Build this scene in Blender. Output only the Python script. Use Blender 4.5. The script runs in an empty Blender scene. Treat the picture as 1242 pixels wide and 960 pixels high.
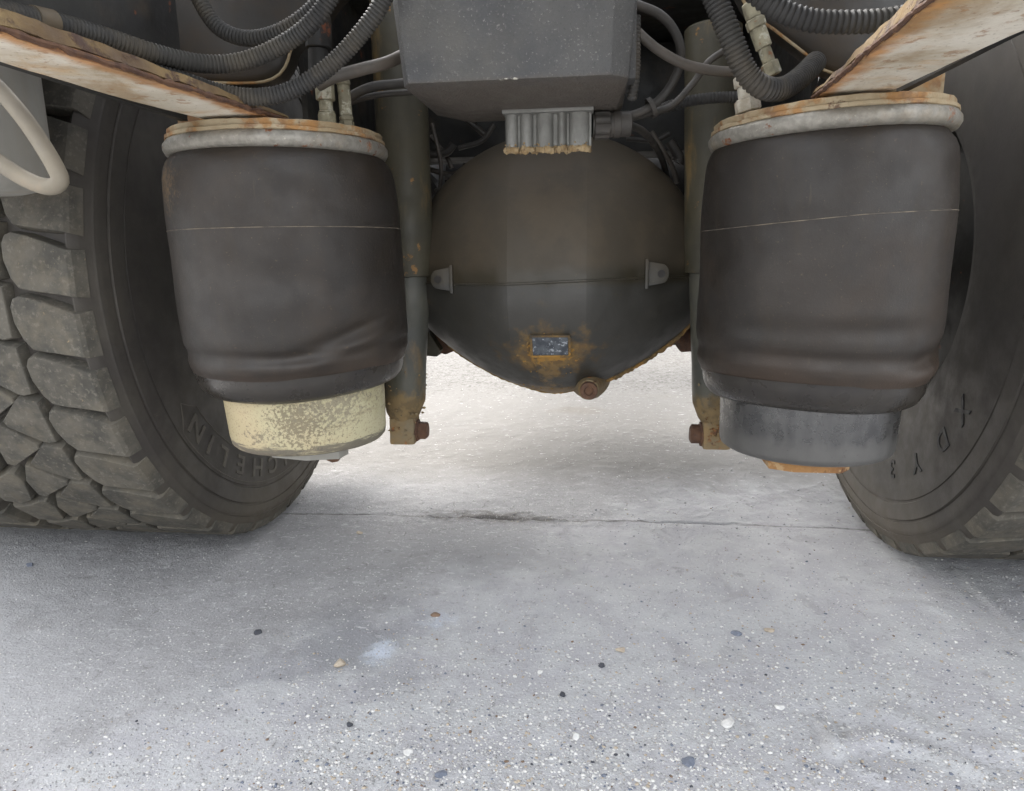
import bpy, bmesh, math, random
import numpy as np
from mathutils import Vector, Matrix, noise as mnoise

random.seed(7); rng = np.random.default_rng(11)
R = math.radians
SC = bpy.context.scene
COL = SC.collection

# ---------------------------------------------------------------- camera, sky, sun, exposure
CAM_LOC = Vector((.069, -1.409, .566)); YAW, PITCH, ROLL, FPX = R(6.7), R(11.65), R(.91), 850.0
fw = Vector((-math.sin(YAW)*math.cos(PITCH), math.cos(YAW)*math.cos(PITCH), -math.sin(PITCH)))
r0 = Vector((math.cos(YAW), math.sin(YAW), 0)); u0 = r0.cross(fw)
CR = r0*math.cos(ROLL)-u0*math.sin(ROLL); CU = u0*math.cos(ROLL)+r0*math.sin(ROLL)
cd = bpy.data.cameras.new('camera'); cam = bpy.data.objects.new('camera', cd); COL.objects.link(cam)
cam.matrix_world = Matrix(((CR.x, CU.x, -fw.x, CAM_LOC.x), (CR.y, CU.y, -fw.y, CAM_LOC.y), (CR.z, CU.z, -fw.z, CAM_LOC.z), (0, 0, 0, 1)))
cd.sensor_fit = 'HORIZONTAL'; cd.sensor_width = 36; cd.lens = FPX/1242*36
cd.clip_start = .02; cd.clip_end = 2000
SC.camera = cam

SUN_EL, SUN_AZ = R(43), R(322)          # azimuth: 0 = +Y, clockwise towards +X; a hazy sun ahead of the truck on the left
W = bpy.data.worlds.new('World'); SC.world = W; W.use_nodes = True
nt = W.node_tree; bg = nt.nodes['Background']
sky = nt.nodes.new('ShaderNodeTexSky'); sky.sky_type = 'NISHITA'; sky.sun_disc = False
sky.sun_elevation = SUN_EL; sky.sun_rotation = SUN_AZ; sky.dust_density = 3.0; sky.air_density = 1.0
hs = nt.nodes.new('ShaderNodeHueSaturation'); hs.inputs['Saturation'].default_value = .2      # thin white cloud
nt.links.new(sky.outputs[0], hs.inputs['Color']); nt.links.new(hs.outputs[0], bg.inputs[0]); bg.inputs[1].default_value = .15
sd = bpy.data.lights.new('sun', 'SUN'); sd.energy = .5; sd.angle = R(34); sd.color = (1, .96, .9)
so = bpy.data.objects.new('sun', sd); COL.objects.link(so)
sdir = Vector((math.sin(SUN_AZ)*math.cos(SUN_EL), math.cos(SUN_AZ)*math.cos(SUN_EL), math.sin(SUN_EL)))
so.rotation_euler = sdir.to_track_quat('Z', 'Y').to_euler(); so.location = (0, -6, 8)
SC.view_settings.view_transform = 'Standard'; SC.view_settings.look = 'None'
SC.view_settings.exposure = 2.58; SC.view_settings.gamma = 1.0

# ---------------------------------------------------------------- measuring helpers: a sight line met with a real plane
def ray(px, py): return fw + CR*((px-621)/FPX) - CU*((py-480)/FPX)
def AY(px, py, Y):
    d = ray(px, py); return CAM_LOC + d*((Y-CAM_LOC.y)/d.y)
def AZ(px, py, z):
    d = ray(px, py); return CAM_LOC + d*((z-CAM_LOC.z)/d.z)

# ---------------------------------------------------------------- object helpers
def empty(name, loc, parent=None, label=None):
    o = bpy.data.objects.new(name, None); COL.objects.link(o); o.location = loc; o.empty_display_size = .05
    if parent:
        o.parent = parent; o.matrix_parent_inverse = Matrix.Translation(-wloc(parent))
    if label: o['label'] = label
    return o
def wloc(o):
    v = Vector((0, 0, 0))
    return Vector(o.get('wl', tuple(o.location)))
def adopt(o, parent):
    o.parent = parent; o.matrix_parent_inverse = Matrix.Translation(-wloc(parent)); o['wl'] = (0., 0., 0.)
class MB:
    def __init__(s): s.v = []; s.f = []; s.m = []; s.n = 0
    def add(s, V, F, mi=0):
        V = [tuple(p) for p in V]; k = s.n
        s.v += V; s.f += [tuple(i+k for i in f) for f in F]; s.m += [mi]*len(F); s.n += len(V); return s
def mesh_of(name, V, F, mats, smooth=40, mi=None, bev=0, seg=2):
    me = bpy.data.meshes.new(name); me.from_pydata([tuple(v) for v in V], [], [tuple(f) for f in F])
    bm = bmesh.new(); bm.from_mesh(me); 
    if mi is None: bmesh.ops.recalc_face_normals(bm, faces=bm.faces)
    if bev:
        es = [e for e in bm.edges if len(e.link_faces) == 2 and e.calc_face_angle(0) > R(22)]
        bmesh.ops.bevel(bm, geom=es, offset=bev, segments=seg, affect='EDGES', profile=.6, clamp_overlap=True)
    bm.to_mesh(me); bm.free()
    for m in (mats if isinstance(mats, (list, tuple)) else [mats]): me.materials.append(m)
    if mi is not None: me.polygons.foreach_set('material_index', mi)
    if smooth:
        me.polygons.foreach_set('use_smooth', [True]*len(me.polygons)); me.set_sharp_from_angle(angle=R(smooth))
    me.update(); return me
def build(name, V, F, mat, parent=None, smooth=40, label=None, mi=None, bev=0, seg=2, kind=None):
    o = bpy.data.objects.new(name, mesh_of(name, V, F, mat, smooth, mi, bev, seg)); COL.objects.link(o)
    if parent: adopt(o, parent)
    if label: o['label'] = label
    if kind: o['kind'] = kind
    return o
def frame(axis):
    a = Vector(axis).normalized(); t = Vector((0, 0, 1)) if abs(a.z) < .9 else Vector((1, 0, 0))
    x = t.cross(a).normalized(); return x, a.cross(x).normalized(), a
def lathe(c, axis, prof, n=32, rf=None, cap=True):
    c = Vector(c); x, y, a = frame(axis); V = []; F = []
    for i, (r, h) in enumerate(prof):
        for k in range(n):
            t = 2*math.pi*k/n; rr = r if rf is None else rf(t, i, r)
            V.append(c + a*h + x*(rr*math.cos(t)) + y*(rr*math.sin(t)))
    m = len(prof)
    for i in range(m-1):
        for k in range(n):
            k2 = (k+1) % n; F.append((i*n+k, i*n+k2, (i+1)*n+k2, (i+1)*n+k))
    if cap:
        F.append(tuple(range(n))[::-1]); F.append(tuple((m-1)*n+k for k in range(n)))
    return V, F
def cyl(p, q, r, n=20, r2=None):
    p = Vector(p); q = Vector(q); L = (q-p).length
    return lathe(p, q-p, [(r, 0), (r if r2 is None else r2, L)], n)
def box(c, s, rz=0, taper=0):
    V = []
    for z in (-1, 1):
        for x, y in ((-1, -1), (1, -1), (1, 1), (-1, 1)):
            k = 1-taper*(z+1)/2
            X, Y = x*s[0]/2*k, y*s[1]/2*k
            V.append((c[0]+X*math.cos(rz)-Y*math.sin(rz), c[1]+X*math.sin(rz)+Y*math.cos(rz), c[2]+z*s[2]/2))
    return V, [(3, 2, 1, 0), (4, 5, 6, 7), (0, 1, 5, 4), (1, 2, 6, 5), (2, 3, 7, 6), (3, 0, 4, 7)]
def prism(poly, ext):
    n = len(poly); e = Vector(ext); V = [Vector(p) for p in poly] + [Vector(p)+e for p in poly]
    return V, [tuple(range(n))[::-1], tuple(range(n, 2*n))] + [(i, (i+1) % n, (i+1) % n+n, i+n) for i in range(n)]
def loft(rings):
    n = len(rings[0]); V = [p for r in rings for p in r]; F = []
    for i in range(len(rings)-1):
        for k in range(n):
            k2 = (k+1) % n; F.append((i*n+k, i*n+k2, (i+1)*n+k2, (i+1)*n+k))
    F.append(tuple(range(n))[::-1]); F.append(tuple((len(rings)-1)*n+k for k in range(n)))
    return V, F
def spline(P, step):
    P = [Vector(p) for p in P]; P = [P[0]*2-P[1]] + P + [P[-1]*2-P[-2]]; out = []
    for i in range(1, len(P)-2):
        a, b, c, d = P[i-1:i+3]
        for j in range(24):
            t = j/24
            out.append(.5*((2*b) + (c-a)*t + (2*a-5*b+4*c-d)*t*t + (3*b-a-3*c+d)*t**3))
    out.append(P[-2].copy()); res = [out[0]]; acc = 0; tgt = step
    for p, q in zip(out, out[1:]):
        L = (q-p).length
        while L > 0 and acc+L >= tgt:
            res.append(p.lerp(q, (tgt-acc)/L)); tgt += step
        acc += L
    return res
def sweep(P, rad, n=12, closed=False):
    V = []; F = []; N = len(P); up = None
    for i, p in enumerate(P):
        a = P[(i-1) % N] if (closed or i > 0) else P[0]; b = P[(i+1) % N] if (closed or i < N-1) else P[-1]
        t = (b-a).normalized()
        if up is None:
            up = Vector((0, 0, 1)) if abs(t.z) < .9 else Vector((1, 0, 0))
        up = (up - t*up.dot(t)).normalized(); s = t.cross(up)
        r = rad(i) if callable(rad) else rad
        for k in range(n):
            w = 2*math.pi*k/n; V.append(p + up*(r*math.cos(w)) + s*(r*math.sin(w)))
    for i in range(N if closed else N-1):
        j = (i+1) % N
        for k in range(n):
            k2 = (k+1) % n; F.append((i*n+k, i*n+k2, j*n+k2, j*n+k))
    if not closed:
        F.append(tuple(range(n))[::-1]); F.append(tuple((N-1)*n+k for k in range(n)))
    return V, F
def roughen(V, amp, sc, ax=None):
    out = []
    for p in V:
        p = Vector(p); d = mnoise.noise_vector(p*sc)*amp + mnoise.noise_vector(p*sc*2.7)*amp*.5
        if ax is not None: d = Vector(tuple(d[i] if i in ax else 0 for i in range(3)))
        out.append(p+d)
    return out

# ---------------------------------------------------------------- materials (procedural)
def S(h):                       # sRGB triple 0..255 -> linear
    return tuple((v/255/12.92 if v/255 <= .04045 else ((v/255+.055)/1.055)**2.4) for v in h) + (1,)
def mat(name, c1, c2, sc=6, lo=.35, hi=.65, rough=.6, metal=0, bump=.2, bsc=120, bd=.002, layers=(), st=(1, 1, 1), rvar=.12, bsc2=None, obj=True, spec=.4, rnd=False, voro=None):
    m = bpy.data.materials.new(name); m.use_nodes = True; T = m.node_tree; N = T.nodes; L = T.links
    b = N['Principled BSDF']; b.inputs['Specular IOR Level'].default_value = spec; b.inputs['Metallic'].default_value = metal
    tc = N.new('ShaderNodeTexCoord'); vec = tc.outputs['Object']
    if rnd:
        oi = N.new('ShaderNodeObjectInfo'); ad = N.new('ShaderNodeVectorMath'); ad.operation = 'MULTIPLY_ADD'
        L.new(oi.outputs['Random'], ad.inputs[0]); ad.inputs[1].default_value = (17, 31, 23); L.new(vec, ad.inputs[2]); vec = ad.outputs[0]
    def noise(scale, stretch=(1, 1, 1), det=7, ro=.6, dist=0):
        n = N.new('ShaderNodeTexNoise'); n.inputs['Scale'].default_value = scale; n.inputs['Detail'].default_value = det
        n.inputs['Roughness'].default_value = ro; n.inputs['Distortion'].default_value = dist
        if stretch != (1, 1, 1):
            mp = N.new('ShaderNodeMapping'); mp.inputs['Scale'].default_value = stretch; L.new(vec, mp.inputs[0]); L.new(mp.outputs[0], n.inputs[0])
        else: L.new(vec, n.inputs[0])
        return n.outputs['Fac']
    def mr(v, a, c, t0=0., t1=1.):
        n = N.new('ShaderNodeMapRange'); n.interpolation_type = 'SMOOTHSTEP'; L.new(v, n.inputs[0])
        for i, x in zip((1, 2, 3, 4), (a, c, t0, t1)): n.inputs[i].default_value = x
        return n.outputs[0]
    def mth(op, a, c):
        n = N.new('ShaderNodeMath'); n.operation = op
        for i, x in enumerate((a, c)):
            if isinstance(x, (int, float)): n.inputs[i].default_value = x
            else: L.new(x, n.inputs[i])
        return n.outputs[0]
    def mix(f, a, c):
        n = N.new('ShaderNodeMix'); n.data_type = 'RGBA'
        if isinstance(f, (int, float)): n.inputs[0].default_value = f
        else: L.new(f, n.inputs[0])
        for i, x in ((6, a), (7, c)):
            if isinstance(x, tuple): n.inputs[i].default_value = x
            else: L.new(x, n.inputs[i])
        return n.outputs[2]
    base = noise(sc, st)
    col = mix(mr(base, lo, hi), c1, c2)
    ro = mr(noise(sc*3), .3, .7, rough-rvar, rough+rvar)
    height = noise(bsc, det=4)
    if bsc2: height = mth('ADD', height, mth('MULTIPLY', noise(bsc2[0], det=3), bsc2[1]))
    for ly in layers:
        kind = ly['f'][0]; nz = noise(ly.get('ns', 25), ly.get('st', (1, 1, 1)), ro=.65, dist=ly.get('dist', 0))
        if kind == 'noise': fld = nz
        else:
            if kind == 'lin':       # signed distance to a plane
                d = N.new('ShaderNodeVectorMath'); d.operation = 'DOT_PRODUCT'; L.new(tc.outputs['Object'], d.inputs[0]); d.inputs[1].default_value = ly['f'][1]
                v = mr2 = N.new('ShaderNodeMapRange'); L.new(d.outputs['Value'], v.inputs[0]); v.clamp = True
                v.inputs[1].default_value, v.inputs[2].default_value = ly['f'][2], ly['f'][3]; fld = v.outputs[0]
            elif kind == 'sph':     # (centre, radius, axis scale)
                mp = N.new('ShaderNodeMapping'); mp.vector_type = 'POINT'
                scl = ly['f'][3] if len(ly['f']) > 3 else (1, 1, 1)
                mp.inputs['Location'].default_value = tuple(-a*s for a, s in zip(ly['f'][1], scl)); mp.inputs['Scale'].default_value = scl
                L.new(tc.outputs['Object'], mp.inputs[0]); d = N.new('ShaderNodeVectorMath'); d.operation = 'LENGTH'; L.new(mp.outputs[0], d.inputs[0])
                v = N.new('ShaderNodeMapRange'); L.new(d.outputs['Value'], v.inputs[0]); v.inputs[1].default_value = ly['f'][2]; v.inputs[2].default_value = 0.
                fld = v.outputs[0]
            elif kind == 'point':
                g = N.new('ShaderNodeNewGeometry'); fld = g.outputs['Pointiness']
            fld = mth('ADD', fld, mth('MULTIPLY', mth('SUBTRACT', nz, .5), ly.get('amp', .6)))
        f = mth('MULTIPLY', mr(fld, ly['lo'], ly['hi']), ly.get('fac', 1.))
        c = ly['c']
        if 'c2' in ly: c = mix(mr(noise(ly.get('ns', 25)*1.7), .4, .6), ly['c'], ly['c2'])
        col = mix(f, col, c)
        if 'rough' in ly: ro = mth('ADD', mth('MULTIPLY', ro, mth('SUBTRACT', 1., f)), mth('MULTIPLY', f, ly['rough']))
        if 'h' in ly: height = mth('ADD', height, mth('MULTIPLY', f, ly['h']))
    L.new(col, b.inputs['Base Color']); L.new(ro, b.inputs['Roughness'])
    bp = N.new('ShaderNodeBump'); bp.inputs['Strength'].default_value = bump; bp.inputs['Distance'].default_value = bd
    L.new(height, bp.inputs['Height']); L.new(bp.outputs[0], b.inputs['Normal'])
    return m

RUST = S((150, 92, 45)); RUST2 = S((120, 66, 38)); DRUST = S((74, 48, 38)); OCHRE = S((176, 132, 66)); MUD = S((118, 104, 84)); DUST = S((150, 140, 124))
M = {}
M['bellows'] = mat('bellows_rubber', S((31, 27, 23)), S((39, 33, 27)), sc=7, rough=.56, bump=.35, bsc=420, bd=.0009, rvar=.12, bsc2=(60, .8), spec=.45, layers=[
    dict(f=('noise',), ns=14, st=(3.5, 3.5, .35), lo=.50, hi=.74, c=S((54, 46, 34)), fac=.25, rough=.75),
    dict(f=('noise',), ns=5, lo=.5, hi=.68, c=S((52, 42, 32)), fac=.5, rough=.7),
    dict(f=('noise',), ns=70, st=(1, 1, .12), lo=.64, hi=.72, c=S((64, 55, 43)), fac=.4),
    dict(f=('noise',), ns=190, lo=.63, hi=.72, c=S((93, 77, 56)), fac=.45),
    dict(f=('noise',), ns=420, lo=.66, hi=.70, c=S((117, 100, 78)), fac=.5),
    dict(f=('lin', (0, 0, 1), .50, .38), ns=8, amp=.9, lo=.45, hi=.95, c=S((64, 48, 34)), fac=.45),
    dict(f=('sph', (-.47, -.55, .655), .13), ns=220, amp=1.6, lo=.75, hi=1.0, c=S((106, 85, 58)), fac=.6)])
M['lobe'] = mat('lobe_rubber', S((38, 35, 33)), S((46, 42, 37)), sc=12, rough=.33, bump=.15, bsc=300, bd=.0006, spec=.5, layers=[
    dict(f=('noise',), ns=30, st=(1, 1, 6), lo=.55, hi=.75, c=S((70, 63, 53)), fac=.35), dict(f=('noise',), ns=260, lo=.66, hi=.72, c=S((98, 86, 70)), fac=.5)])
M['thread'] = mat('seam_thread', S((108, 98, 84)), S((62, 57, 52)), sc=40, rough=.8, bump=.2)
M['galv'] = mat('galvanised_ring', S((135, 131, 122)), S((117, 113, 104)), sc=110, rough=.5, metal=.35, bump=.5, bsc=300, bd=.0015, layers=[
    dict(f=('noise',), ns=9, lo=.5, hi=.66, c=S((135, 119, 95)), fac=.55, rough=.8),
    dict(f=('noise',), ns=34, lo=.61, hi=.66, c=S((113, 68, 45)), c2=S((135, 94, 63)), rough=.9, h=.4), dict(f=('noise',), ns=200, lo=.6, hi=.68, c=S((167, 162, 149)), fac=.5)])
M['rustplate'] = mat('rusty_plate', S((150, 138, 114)), S((128, 110, 82)), sc=18, rough=.85, bump=.6, bsc=150, bd=.002, layers=[
    dict(f=('noise',), ns=22, lo=.48, hi=.6, c=S((138, 98, 52)), c2=S((104, 72, 46)), fac=.85, h=.5),
    dict(f=('noise',), ns=40, lo=.62, hi=.7, c=DRUST, fac=.8)])
for s_, pa_, pb_ in ((-1, (0, 41), (350, 150)), (1, (1120, 13), (986, 123))):
    p_, q_ = AZ(*pa_, .7275), AZ(*pb_, .7275); n_ = Vector((q_.y-p_.y, p_.x-q_.x, 0)).normalized()
    if n_.x*s_ > 0: n_ = -n_
    c_ = n_.dot(p_)
    M['rail', s_] = mat('rail_paint', S((214, 206, 190)), S((190, 180, 160)), sc=9, rough=.82, bump=.5, bsc=90, bd=.002, layers=[
        dict(f=('noise',), ns=12, dist=.5, lo=.50, hi=.64, c=S((190, 148, 92)), c2=S((176, 156, 124)), fac=.5),
        dict(f=('lin', tuple(n_), c_-.045, c_+.004), ns=22, amp=1.1, lo=.45, hi=.85, c=S((184, 128, 64)), c2=S((160, 108, 58)), fac=.85, h=.4),
        dict(f=('lin', (0, 1, 0), -.62, -.50), ns=20, amp=1.1, lo=.5, hi=1.0, c=S((172, 122, 66)), c2=S((150, 110, 66)), fac=.7, h=.4),
        dict(f=('lin', tuple(n_), c_-.012, c_+.003), ns=40, amp=1.0, lo=.55, hi=.9, c=S((96, 62, 42)), fac=.85, h=.4),
        dict(f=('noise',), ns=28, lo=.60, hi=.67, c=S((140, 90, 48)), c2=S((164, 116, 62)), fac=.6, h=.5),
        dict(f=('noise',), ns=9, dist=.4, lo=.48, hi=.66, c=S((146, 118, 80)), fac=.65),
        dict(f=('noise',), ns=44, lo=.585, hi=.64, c=S((128, 84, 46)), c2=S((156, 106, 54)), fac=.5, h=.4),
        dict(f=('noise',), ns=180, lo=.58, hi=.68, c=S((112, 96, 76)), fac=.55)])
M['railedge'] = mat('rail_edge_rust', S((86, 68, 48)), S((112, 92, 60)), sc=14, rough=.85, bump=.7, bsc=90, bd=.003, layers=[
    dict(f=('noise',), ns=24, lo=.5, hi=.6, c=S((58, 38, 32)), fac=.85, h=.6),
    dict(f=('noise',), ns=13, lo=.57, hi=.68, c=S((138, 120, 82)), fac=.6)])
M['cream'] = mat('flaking_cream_paint', S((162, 155, 122)), S((176, 169, 138)), sc=14, rough=.6, bump=.5, bsc=160, bd=.001, layers=[
    dict(f=('noise',), ns=7, lo=.48, hi=.72, c=S((166, 150, 116)), fac=.6),
    dict(f=('lin', (1, -.4, 0), -.10, -.22), ns=12, amp=1.0, lo=.5, hi=1.0, c=S((170, 150, 116)), fac=.55),
    dict(f=('noise',), ns=330, lo=.57, hi=.63, c=S((112, 101, 82)), c2=S((140, 122, 94)), fac=.8, h=-.5, rough=.8),
    dict(f=('sph', (-.34, -.49, .335), .085, (1, .6, 1)), ns=240, amp=3.0, lo=.5, hi=.85, c=S((104, 95, 78)), fac=.8, h=-.4, rough=.8),
    dict(f=('sph', (-.30, -.46, .36), .09, (1, .6, 1.2)), ns=180, amp=3.0, lo=.5, hi=.85, c=S((116, 108, 92)), fac=.75, h=-.4, rough=.7),
    dict(f=('noise',), ns=20, st=(.5, .5, 3), lo=.56, hi=.66, c=S((124, 112, 88)), fac=.6),
    dict(f=('sph', (-.40, -.50, .315), .05, (.7, .6, 1.6)), ns=150, amp=3.0, lo=.7, hi=1.0, c=S((100, 92, 80)), fac=.7, h=-.4, rough=.8),
    dict(f=('lin', (0, 0, 1), .318, .292), ns=60, st=(.35, .35, 3), amp=1.6, lo=.75, hi=1.0, c=S((92, 86, 78)), fac=.85, rough=.8)])
M['rustfoot'] = mat('rusty_foot', S((150, 112, 70)), S((120, 84, 54)), sc=30, rough=.9, bump=.8, bsc=90, bd=.003, layers=[dict(f=('noise',), ns=60, lo=.5, hi=.6, c=S((176, 150, 112)), fac=.7), dict(f=('noise',), ns=45, lo=.58, hi=.66, c=DRUST, fac=.8)])
M['steel'] = mat('worn_steel', S((112, 111, 109)), S((98, 97, 96)), sc=20, rough=.28, metal=.8, bump=.15, bsc=200, bd=.0008, st=(2, 2, .3), layers=[
    dict(f=('noise',), ns=190, lo=.62, hi=.68, c=S((70, 66, 62)), fac=.8, rough=.7),
    dict(f=('lin', (0, 0, 1), .36, .30), ns=40, amp=.8, lo=.6, hi=.95, c=S((120, 118, 114)), fac=.6, rough=.65)])
M['shock'] = mat('shock_paint', S((64, 59, 44)), S((53, 50, 39)), sc=9, rough=.6, bump=.3, bsc=110, bd=.0015, layers=[
    dict(f=('noise',), ns=13, st=(2, 2, .5), lo=.53, hi=.68, c=S((110, 90, 55)), fac=.65),
    dict(f=('noise',), ns=46, lo=.62, hi=.67, c=S((139, 99, 47)), fac=.7, h=.6)])
M['damper'] = mat('damper_body_paint', S((65, 65, 60)), S((77, 75, 65)), sc=10, rough=.5, bump=.3, bsc=110, bd=.0015, layers=[
    dict(f=('noise',), ns=18, st=(1, 1, .4), lo=.56, hi=.7, c=S((117, 95, 63)), fac=.6),
    dict(f=('lin', (0, 0, 1), .38, .29), ns=35, amp=1.1, lo=.5, hi=.8, c=S((127, 105, 69)), c2=S((102, 85, 57)), fac=.8, h=.8, rough=.9)])
M['eye'] = mat('rusty_eye', S((112, 101, 80)), S((128, 106, 72)), sc=26, rough=.85, bump=.7, bsc=90, bd=.003, layers=[
    dict(f=('noise',), ns=50, lo=.56, hi=.64, c=RUST, c2=DRUST, fac=.8, h=.6)])
M['lip'] = mat('rusty_lip', S((128, 102, 62)), S((98, 82, 56)), sc=40, rough=.9, bump=.8, bsc=120, bd=.003, layers=[dict(f=('noise',), ns=60, lo=.52, hi=.62, c=S((152, 114, 60)), fac=.7), dict(f=('noise',), ns=50, lo=.58, hi=.66, c=DRUST, fac=.7)])
M['bolt'] = mat('rusty_bolt', S((92, 66, 48)), S((72, 52, 42)), sc=60, rough=.85, bump=.6, bsc=140, bd=.002)
M['axle'] = mat('axle_paint', S((48, 44, 34)), S((56, 50, 38)), sc=7, rough=.5, bump=.22, bsc=180, bd=.001, spec=.45, layers=[
    dict(f=('lin', (0, 0, 1), .50, .56), ns=9, amp=.5, lo=.4, hi=.8, c=S((72, 62, 48)), c2=S((63, 55, 43)), fac=.7, rough=.75),
    dict(f=('lin', (0, 0, 1), .53, .505), ns=7, amp=.6, lo=.5, hi=.9, c=S((52, 51, 48)), fac=.75),
    dict(f=('noise',), ns=230, lo=.64, hi=.7, c=S((92, 80, 60)), fac=.4),
    dict(f=('noise',), ns=45, lo=.6, hi=.7, c=S((65, 56, 42)), fac=.5, h=.3),
    dict(f=('sph', (-.002, -.28, .402), .10, (.72, .3, 1.3)), ns=42, amp=1.5, lo=.32, hi=.85, c=S((116, 92, 52)), c2=S((98, 76, 46)), fac=.85, h=.8, rough=.9),
    dict(f=('sph', (-.002, -.28, .397), .06, (.8, .3, 1.6)), ns=90, amp=2.2, lo=.5, hi=.7, c=S((152, 112, 48)), fac=.75, h=.6, rough=.9),
    dict(f=('sph', (-.07, -.26, .462), .02, (1, .3, 1)), ns=60, amp=1.2, lo=.5, hi=.8, c=S((146, 108, 52)), fac=.85, h=.8),
    dict(f=('sph', (-.01, -.26, .345), .075, (1.2, .3, .6)), ns=50, st=(1, 1, .25), amp=1.8, lo=.6, hi=.95, c=S((116, 92, 54)), fac=.75),
    dict(f=('lin', (-.45, 0, .89), .275, .235), ns=34, amp=1.2, lo=.55, hi=.95, c=S((134, 102, 54)), c2=S((100, 80, 52)), fac=.85, h=.8, rough=.9),
    dict(f=('lin', (0, 0, 1), .345, .318), ns=30, amp=1.0, lo=.5, hi=.9, c=S((118, 94, 58)), fac=.8, h=.6)])
M['plate'] = mat('name_plate', S((92, 96, 100)), S((66, 69, 74)), sc=70, rough=.5, metal=.3, bump=.6, bsc=160, bd=.002, layers=[
    dict(f=('noise',), ns=130, lo=.56, hi=.62, c=S((176, 180, 184)), fac=.7)])
M['boxp'] = mat('textured_grey_plastic', S((67, 67, 67)), S((77, 76, 74)), sc=14, rough=.62, bump=.85, bsc=330, bd=.0022, spec=.35, layers=[
    dict(f=('noise',), ns=330, lo=.58, hi=.68, c=S((133, 131, 126)), fac=.6), dict(f=('noise',), ns=420, lo=.42, hi=.34, c=S((57, 57, 57)), fac=.6),
    dict(f=('noise',), ns=6, lo=.45, hi=.7, c=S((88, 85, 78)), fac=.5),
    dict(f=('lin', (0, 0, 1), .772, .752), ns=60, amp=.5, lo=.4, hi=.9, c=S((82, 74, 65)), fac=.75),
    dict(f=('sph', (-.02, -.555, .759), .03, (.1, 1, 2.8)), ns=90, amp=1.5, lo=.98, hi=1.1, c=S((182, 177, 164)), fac=.9)])
M['alu'] = mat('cast_aluminium', S((128, 127, 122)), S((108, 107, 102)), sc=24, rough=.6, metal=.4, bump=.6, bsc=320, bd=.0012, layers=[
    dict(f=('lin', (0, 0, 1), .705, .690), ns=60, amp=1.0, lo=.6, hi=.9, c=S((150, 118, 72)), fac=.85, rough=.9)])
M['crust'] = mat('ochre_crust', S((128, 106, 74)), S((146, 128, 98)), sc=120, rough=.95, bump=.8, bsc=200, bd=.003, layers=[
    dict(f=('noise',), ns=150, lo=.58, hi=.66, c=DRUST, fac=.8)])
M['hose'] = mat('conduit_plastic', S((41, 40, 39)), S((52, 50, 46)), sc=10, rough=.72, bump=.15, bsc=200, bd=.0008, layers=[
    dict(f=('noise',), ns=12, lo=.46, hi=.66, c=S((74, 67, 56)), fac=.65)])
M['hosedust'] = mat('dusty_conduit', S((72, 66, 58)), S((98, 84, 62)), sc=9, rough=.7, bump=.2, bsc=200, bd=.0008)
M['cable'] = mat('cable_sheath', S((48, 46, 43)), S((64, 59, 53)), sc=14, rough=.6, bump=.15, bsc=160, bd=.0008)
M['tube'] = mat('nylon_air_line', S((86, 78, 69)), S((68, 63, 57)), sc=14, rough=.55, bump=.15, bsc=120, bd=.0008)
M['tyre'] = mat('tyre_rubber', S((54, 50, 46)), S((62, 58, 52)), sc=8, rough=.7, bump=.25, bsc=260, bd=.0009, spec=.35, layers=[
    dict(f=('noise',), ns=7, lo=.48, hi=.7, c=S((74, 69, 61)), fac=.5),
    dict(f=('noise',), ns=60, st=(1, .25, 1), lo=.66, hi=.76, c=S((99, 91, 79)), fac=.35),
    dict(f=('lin', (0, 0, 1), .25, .02), ns=12, amp=.6, lo=.4, hi=.95, c=S((87, 79, 67)), fac=.55)])
M['tread'] = mat('tread_rubber', S((64, 62, 57)), S((85, 81, 73)), sc=22, rough=.85, bump=.35, bsc=150, bd=.0010, spec=.25, rnd=True, bsc2=(420, .7), layers=[
    dict(f=('noise',), ns=150, lo=.52, hi=.68, c=S((109, 104, 94)), fac=.55),
    dict(f=('noise',), ns=24, lo=.45, hi=.7, c=S((99, 92, 79)), fac=.5),
    dict(f=('noise',), ns=160, lo=.66, hi=.72, c=S((151, 132, 98)), fac=.5)])
M['letter'] = mat('raised_letter_rubber', S((90, 85, 76)), S((78, 74, 68)), sc=30, rough=.75, bump=.2, bsc=200, bd=.0008, spec=.3)
M['letterdark'] = mat('dark_letter_rubber', S((32, 31, 30)), S((42, 40, 38)), sc=30, rough=.7, bump=.2, bsc=200, bd=.0008)
M['rim'] = mat('rim_paint', S((35, 34, 32)), S((46, 43, 38)), sc=10, rough=.7, bump=.3)
M['dark'] = mat('grimy_chassis_paint', S((28, 27, 26)), S((38, 36, 31)), sc=8, rough=.6, bump=.35, bsc=70, bd=.002, layers=[
    dict(f=('noise',), ns=10, lo=.54, hi=.7, c=S((60, 49, 35)), fac=.5),
    dict(f=('noise',), ns=30, lo=.64, hi=.7, c=RUST2, fac=.6)])
M['gusset'] = mat('gusset_paint', S((39, 37, 33)), S((33, 29, 25)), sc=6, rough=.5, bump=.25, bsc=70, bd=.0015, layers=[
    dict(f=('noise',), ns=6, lo=.5, hi=.7, c=S((55, 43, 27)), fac=.6, rough=.7)])
M['grime'] = mat('oily_grime', S((28, 27, 26)), S((44, 40, 36)), sc=14, rough=.7, bump=.6, bsc=40, bd=.004)
M['handle'] = mat('dusty_grey_tube', S((124, 116, 101)), S((106, 99, 87)), sc=9, rough=.6, bump=.2, bsc=130, bd=.001, layers=[
    dict(f=('noise',), ns=16, lo=.56, hi=.72, c=S((138, 122, 100)), fac=.5)])
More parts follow.
